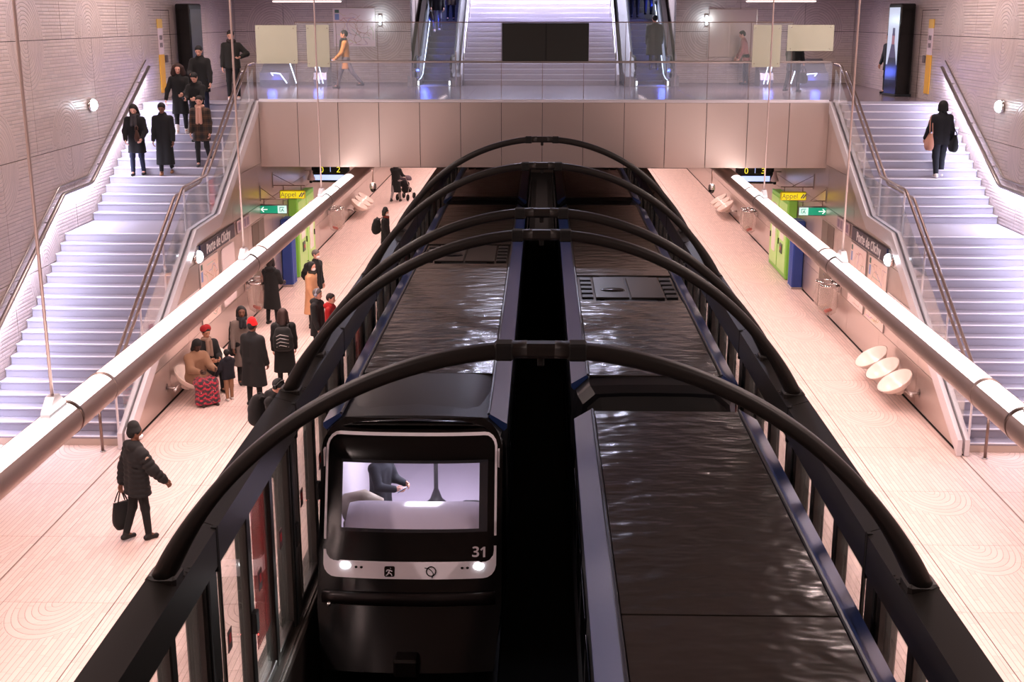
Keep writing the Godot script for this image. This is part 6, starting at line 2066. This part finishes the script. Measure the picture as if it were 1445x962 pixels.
	p = person({"label": "person in black hood looking at a lit phone on the left stairs", "at": up.call(-8.55, -31.0), "turn": -0.15, "h": 1.70, "cell": 0.02, "coat": {"hem": 0.75, "bulk": 1.05, "hood": true, "part": "jacket"}, "nod": 0.6, "arms": [[0.4, 0.1, 1.1, 0.3], [0.4, 0.1, 1.1, 0.3]], "trousers": {"name": "jeans"}})
	phone(p, 0, "lit phone held by the hooded person on the stairs", 1.0)
	p = person({"label": "dark-haired person in black coat at the top of the left stairs", "at": up.call(-8.72, -32.15), "turn": 0.0, "h": 1.80, "cell": 0.02, "coat": {"hem": 0.80, "bulk": 1.08}, "nod": 0.45, "arms": [[0.3, 0.2, 1.0, 0.4], [0.1, 0.2, 0.2]], "trousers": {"name": "jeans"}})
	p = person({"label": "person in olive jacket with hand on hip on the upper walkway", "at": Vector3(-8.25, MEZZ, -33.6), "turn": 0.1, "h": 1.82, "cell": 0.02, "coat": {"name": "olive_jacket", "color": Color(0.075, 0.068, 0.05), "hem": 0.62, "bulk": 1.1, "part": "jacket"}, "hair_color": "brown", "scarf": {"name": "brown_fur", "color": Color(0.16, 0.12, 0.1)}, "arms": [[0.0, 0.15, 0.2], [-0.15, 0.75, 1.3, 1.0]], "nod": 0.35, "shoes": "white", "trousers": {"name": "black", "fat": 1.1}})
	# ---- right stairs
	p = person({"label": "person in navy jacket and jeans climbing the right stairs", "at": up.call(9.45, -29.9), "turn": 3.2, "h": 1.80, "cell": 0.017, "coat": {"name": "navy_jacket", "color": Color(0.022, 0.024, 0.05), "hem": 0.66, "bulk": 1.06, "part": "jacket"}, "trousers": {"name": "dark_jeans", "color": Color(0.035, 0.05, 0.10), "fat": 1.2}, "shoes": "white", "hair": "bob", "hair_color": "black", "legs": [[0.25, 0.3], [-0.1, 0.2]], "arms": [[0.0, 0.25, 0.3], [0.1, 0.3, 0.4]]})
	soft_bag(p, "cream tote bag on the shoulder of the person in navy", "bag", p.J.sh1 + Vector3(0.08, 0.05, 0.0), Vector3(0.36, 0.4, 0.14), 0.42, Color(0.72, 0.52, 0.44), "tote_bag")
	soft_bag(p, "black bag on the right arm of the person in navy", "bag", p.J.elb0 + Vector3(-0.06, 0.0, 0.0), Vector3(0.36, 0.4, 0.16), 0.12, Color(0.018, 0.018, 0.02), "tote_bag")
	# ---- upper walkway
	p = person({"label": "bearded person in orange blazer striding along the upper walkway", "at": Vector3(-6.1, MEZZ, -39.3), "turn": -1.5, "h": 1.82, "cell": 0.02, "skin": "tan", "coat": {"name": "orange_blazer", "color": Color(0.63, 0.42, 0.23), "hem": 0.80, "bulk": 1.0, "part": "blazer"}, "trousers": {"name": "light_grey", "color": Color(0.36, 0.33, 0.36)}, "scarf": {"name": "black_shirt", "color": Color(0.03, 0.03, 0.035), "tails": 0.3}, "shoes": "brown", "legs": [[0.42, 0.15], [-0.45, 0.25]], "arms": [[-0.2, 0.1, 0.3], [0.3, 0.1, 0.5]]})
	phone(p, 1, "small lit phone in the hand of the person in the blazer", 1.0)
	p = person({"label": "person in pale pink top leaning at the blank board", "at": Vector3(6.72, MEZZ, -42.2), "turn": -1.7, "h": 1.74, "cell": 0.022, "coat": {"name": "pink_top", "color": Color(0.62, 0.42, 0.40), "hem": 0.66, "part": "top"}, "trousers": {"name": "grey_green", "color": Color(0.14, 0.15, 0.14)}, "hair_color": "brown", "lean": 0.2})
	p = person({"label": "person in dark jacket with rust collar behind the frosted panel", "at": Vector3(7.42, MEZZ, -37.7), "turn": 2.4, "h": 1.80, "cell": 0.022, "coat": {"name": "grey_green_jacket", "color": Color(0.05, 0.06, 0.06), "hem": 0.8, "bulk": 1.1, "part": "jacket"}, "scarf": {"name": "rust", "color": Color(0.40, 0.14, 0.09)}, "legs": [[0.2, 0.1], [-0.2, 0.2]]})
	soft_bag(p, "dark travel bag of the person behind the frosted panel", "bag", p.J.wr0 + Vector3(0, -0.1, 0), Vector3(0.4, 0.32, 0.2), 0.2, Color(0.09, 0.10, 0.11), "travel_bag")
	p = person({"label": "person in teal jacket half hidden behind the lit totem", "at": Vector3(10.02, MEZZ, -37.0), "turn": -1.2, "h": 1.72, "cell": 0.022, "coat": {"name": "teal_jacket", "color": Color(0.05, 0.09, 0.13), "hem": 0.75, "part": "jacket"}, "hair_color": "brown"})
	# ---- escalators
	var esc = func(x, z): return Vector3(x, MEZZ + ((0.35 - (z + 41.7)) / 0.4 - 1.5) * 0.2 + 0.12, z)
	p = person({"label": "person in black jacket and light trousers on the left escalator", "at": esc.call(-3.72, -45.0), "turn": 0.2, "h": 1.75, "cell": 0.022, "coat": {"hem": 0.68, "bulk": 1.15, "part": "jacket"}, "trousers": {"name": "pale_jeans", "color": Color(0.42, 0.42, 0.5)}, "shoes": "white", "legs": [[0.1, 0.1], [-0.1, 0.4]]})
	soft_bag(p, "brown bag of the person on the left escalator", "bag", p.J.wr0 + p.J.fd0 * 0.08, Vector3(0.3, 0.34, 0.16), 0.06, Color(0.2, 0.15, 0.12))
	p = person({"label": "person in brown coat behind the one in light trousers, left escalator", "at": esc.call(-3.3, -45.8), "turn": 0.1, "h": 1.75, "cell": 0.024, "coat": {"name": "dull_brown", "color": Color(0.2, 0.15, 0.11), "hem": 0.9}})
	p = person({"label": "broad person in dark coat seen from behind at the foot of the right escalator", "at": esc.call(3.72, -42.6) + Vector3(0, 0.0, 0), "turn": 3.1, "h": 1.78, "wide": 1.2, "cell": 0.022, "coat": {"name": "charcoal", "color": Color(0.045, 0.04, 0.045), "hem": 0.95, "bulk": 1.3}})
	p = person({"label": "person in dark trousers higher up on the right escalator, left one", "at": esc.call(3.28, -46.0), "turn": 3.1, "h": 1.76, "cell": 0.024, "coat": {"hem": 0.8}})
	p = person({"label": "person in dark trousers higher up on the right escalator, right one", "at": esc.call(3.78, -46.2), "turn": 3.2, "h": 1.78, "cell": 0.024, "coat": {"hem": 0.7}, "trousers": {"name": "jeans"}})
	# ---- passenger in the lit front of the left train
	p = person({"label": "passenger in navy jacket behind the lit front window of the train", "at": Vector3(-2.32, 0.0, -16.85), "turn": 1.1, "h": 1.72, "cell": 0.014, "coat": {"name": "passenger_navy", "color": Color(0.03, 0.04, 0.10), "hem": 0.72, "bulk": 1.1, "part": "jacket"}, "trousers": {"name": "passenger_trousers", "color": Color(0.03, 0.03, 0.06)}, "arms": [[0.35, 0.12, 1.15, 0.4], [0.35, 0.12, 1.15, 0.4]], "nod": 0.5})
	phone(p, 0, "phone in the hands of the train passenger", 1.0)
	var bg = thing("hand_bag", "small black bag behind the front window of the train", "bag", Vector3(-1.02, 0.62, -16.75))
	put("bag_body", net_mesh(nets([[Vector3(-0.12, 0.08, 0), Vector3(0.14, 0.08, 0), 0.1, 0.12], [Vector3(-0.05, 0.16, 0), Vector3(0.1, 0.16, 0), 0.07, 0.07]], 0.016, 0.04)), cloth("bag_black", Color(0.02, 0.02, 0.022)), bg)
	put_span("stand", Vector3(-0.2, -0.62, -0.15), Vector3(0.25, 0.0, 0.15), mats["cabin_white"], bg, 0.03)

func skirt_cloth():
	var m = cloth("patterned_skirt", Color.WHITE)
	var n := FastNoiseLite.new()
	n.seed = 3; n.frequency = 0.045; n.noise_type = FastNoiseLite.TYPE_CELLULAR
	var im := n.get_seamless_image(128, 128)
	var out := Image.create(128, 128, false, Image.FORMAT_RGB8)
	for y in 128:
		for x in 128:
			var v = im.get_pixel(x, y).r
			var st = sin(y * TAU * 3.0 / 128.0 + sin(x * TAU * 2.0 / 128.0) * 1.2)
			out.set_pixel(x, y, Color(0.74, 0.19, 0.27) if st > 0.2 and v > 0.35 else (Color(0.85, 0.45, 0.48) if v > 0.75 else Color(0.22, 0.18, 0.20)))
	m.albedo_texture = ImageTexture.create_from_image(out)
	m.uv1_triplanar = true
	m.uv1_scale = Vector3(3.2, 3.2, 3.2)
	return m

func plaid_cloth():
	var m = cloth("plaid", Color.WHITE)
	var out := Image.create(64, 64, false, Image.FORMAT_RGB8)
	for y in 64:
		for x in 64:
			var a = 1.0 if x % 32 < 14 else 0.0
			var b = 1.0 if y % 32 < 14 else 0.0
			var c = Color(0.26, 0.17, 0.11).lerp(Color(0.04, 0.035, 0.03), (a + b) * 0.5)
			if x % 32 == 22 or y % 32 == 22: c = Color(0.4, 0.32, 0.2)
			out.set_pixel(x, y, c)
	m.albedo_texture = ImageTexture.create_from_image(out)
	m.uv1_triplanar = true
	m.uv1_scale = Vector3(2.6, 2.6, 2.6)
	return m

func pushchair(q):
	var t = thing("pushchair", "dark pushchair with pale bag in front of the far person", "pushchair", at_person(q, Vector3(-0.12, 0, 0.75)), q.turn)
	var f = begin(true)
	for s in [-1, 1]:
		add_tube(f, [Vector3(s * 0.22, 1.02, -0.5), Vector3(s * 0.22, 0.6, -0.15), Vector3(s * 0.22, 0.14, 0.35)], 0.014, 6)
		add_tube(f, [Vector3(s * 0.22, 0.62, -0.1), Vector3(s * 0.22, 0.14, -0.35)], 0.014, 6)
	add_tube(f, [Vector3(-0.22, 1.02, -0.5), Vector3(0.22, 1.02, -0.5)], 0.018, 6)
	put("frame", f, mats["satin_steel"], t)
	put("seat", net_mesh(nets([[Vector3(-0.12, 0.42, 0.1), Vector3(0.12, 0.42, 0.1), 0.12, 0.12], [Vector3(-0.12, 0.7, -0.15), Vector3(0.12, 0.7, -0.15), 0.12, 0.12], [Vector3(0, 0.42, 0.0), Vector3(0, 0.72, -0.15), 0.14, 0.14]], 0.025, 0.05)), cloth("pram", Color(0.04, 0.035, 0.04)), t)
	put("hood", net_mesh(nets([[Vector3(-0.14, 0.9, -0.02), Vector3(0.14, 0.9, -0.02), 0.15, 0.15]], 0.025, 0.03, [[Vector3(0, -1, 0), -0.84]])), cloth("pram_hood", Color(0.35, 0.3, 0.33)), t)
	for s in [-1, 1]:
		for z in [0.35, -0.35]:
			var w = begin(true)
			add_lathe(w, [Vector2(0.04, 0.02), Vector2(0.13, 0.025), Vector2(0.14, 0.0), Vector2(0.13, -0.025), Vector2(0.04, -0.02)], 16, Transform3D(Basis(Vector3(0, 0, 1), PI / 2), Vector3(s * 0.24, 0.14, z)))
			put("wheel", w, mats["rubber"], t)
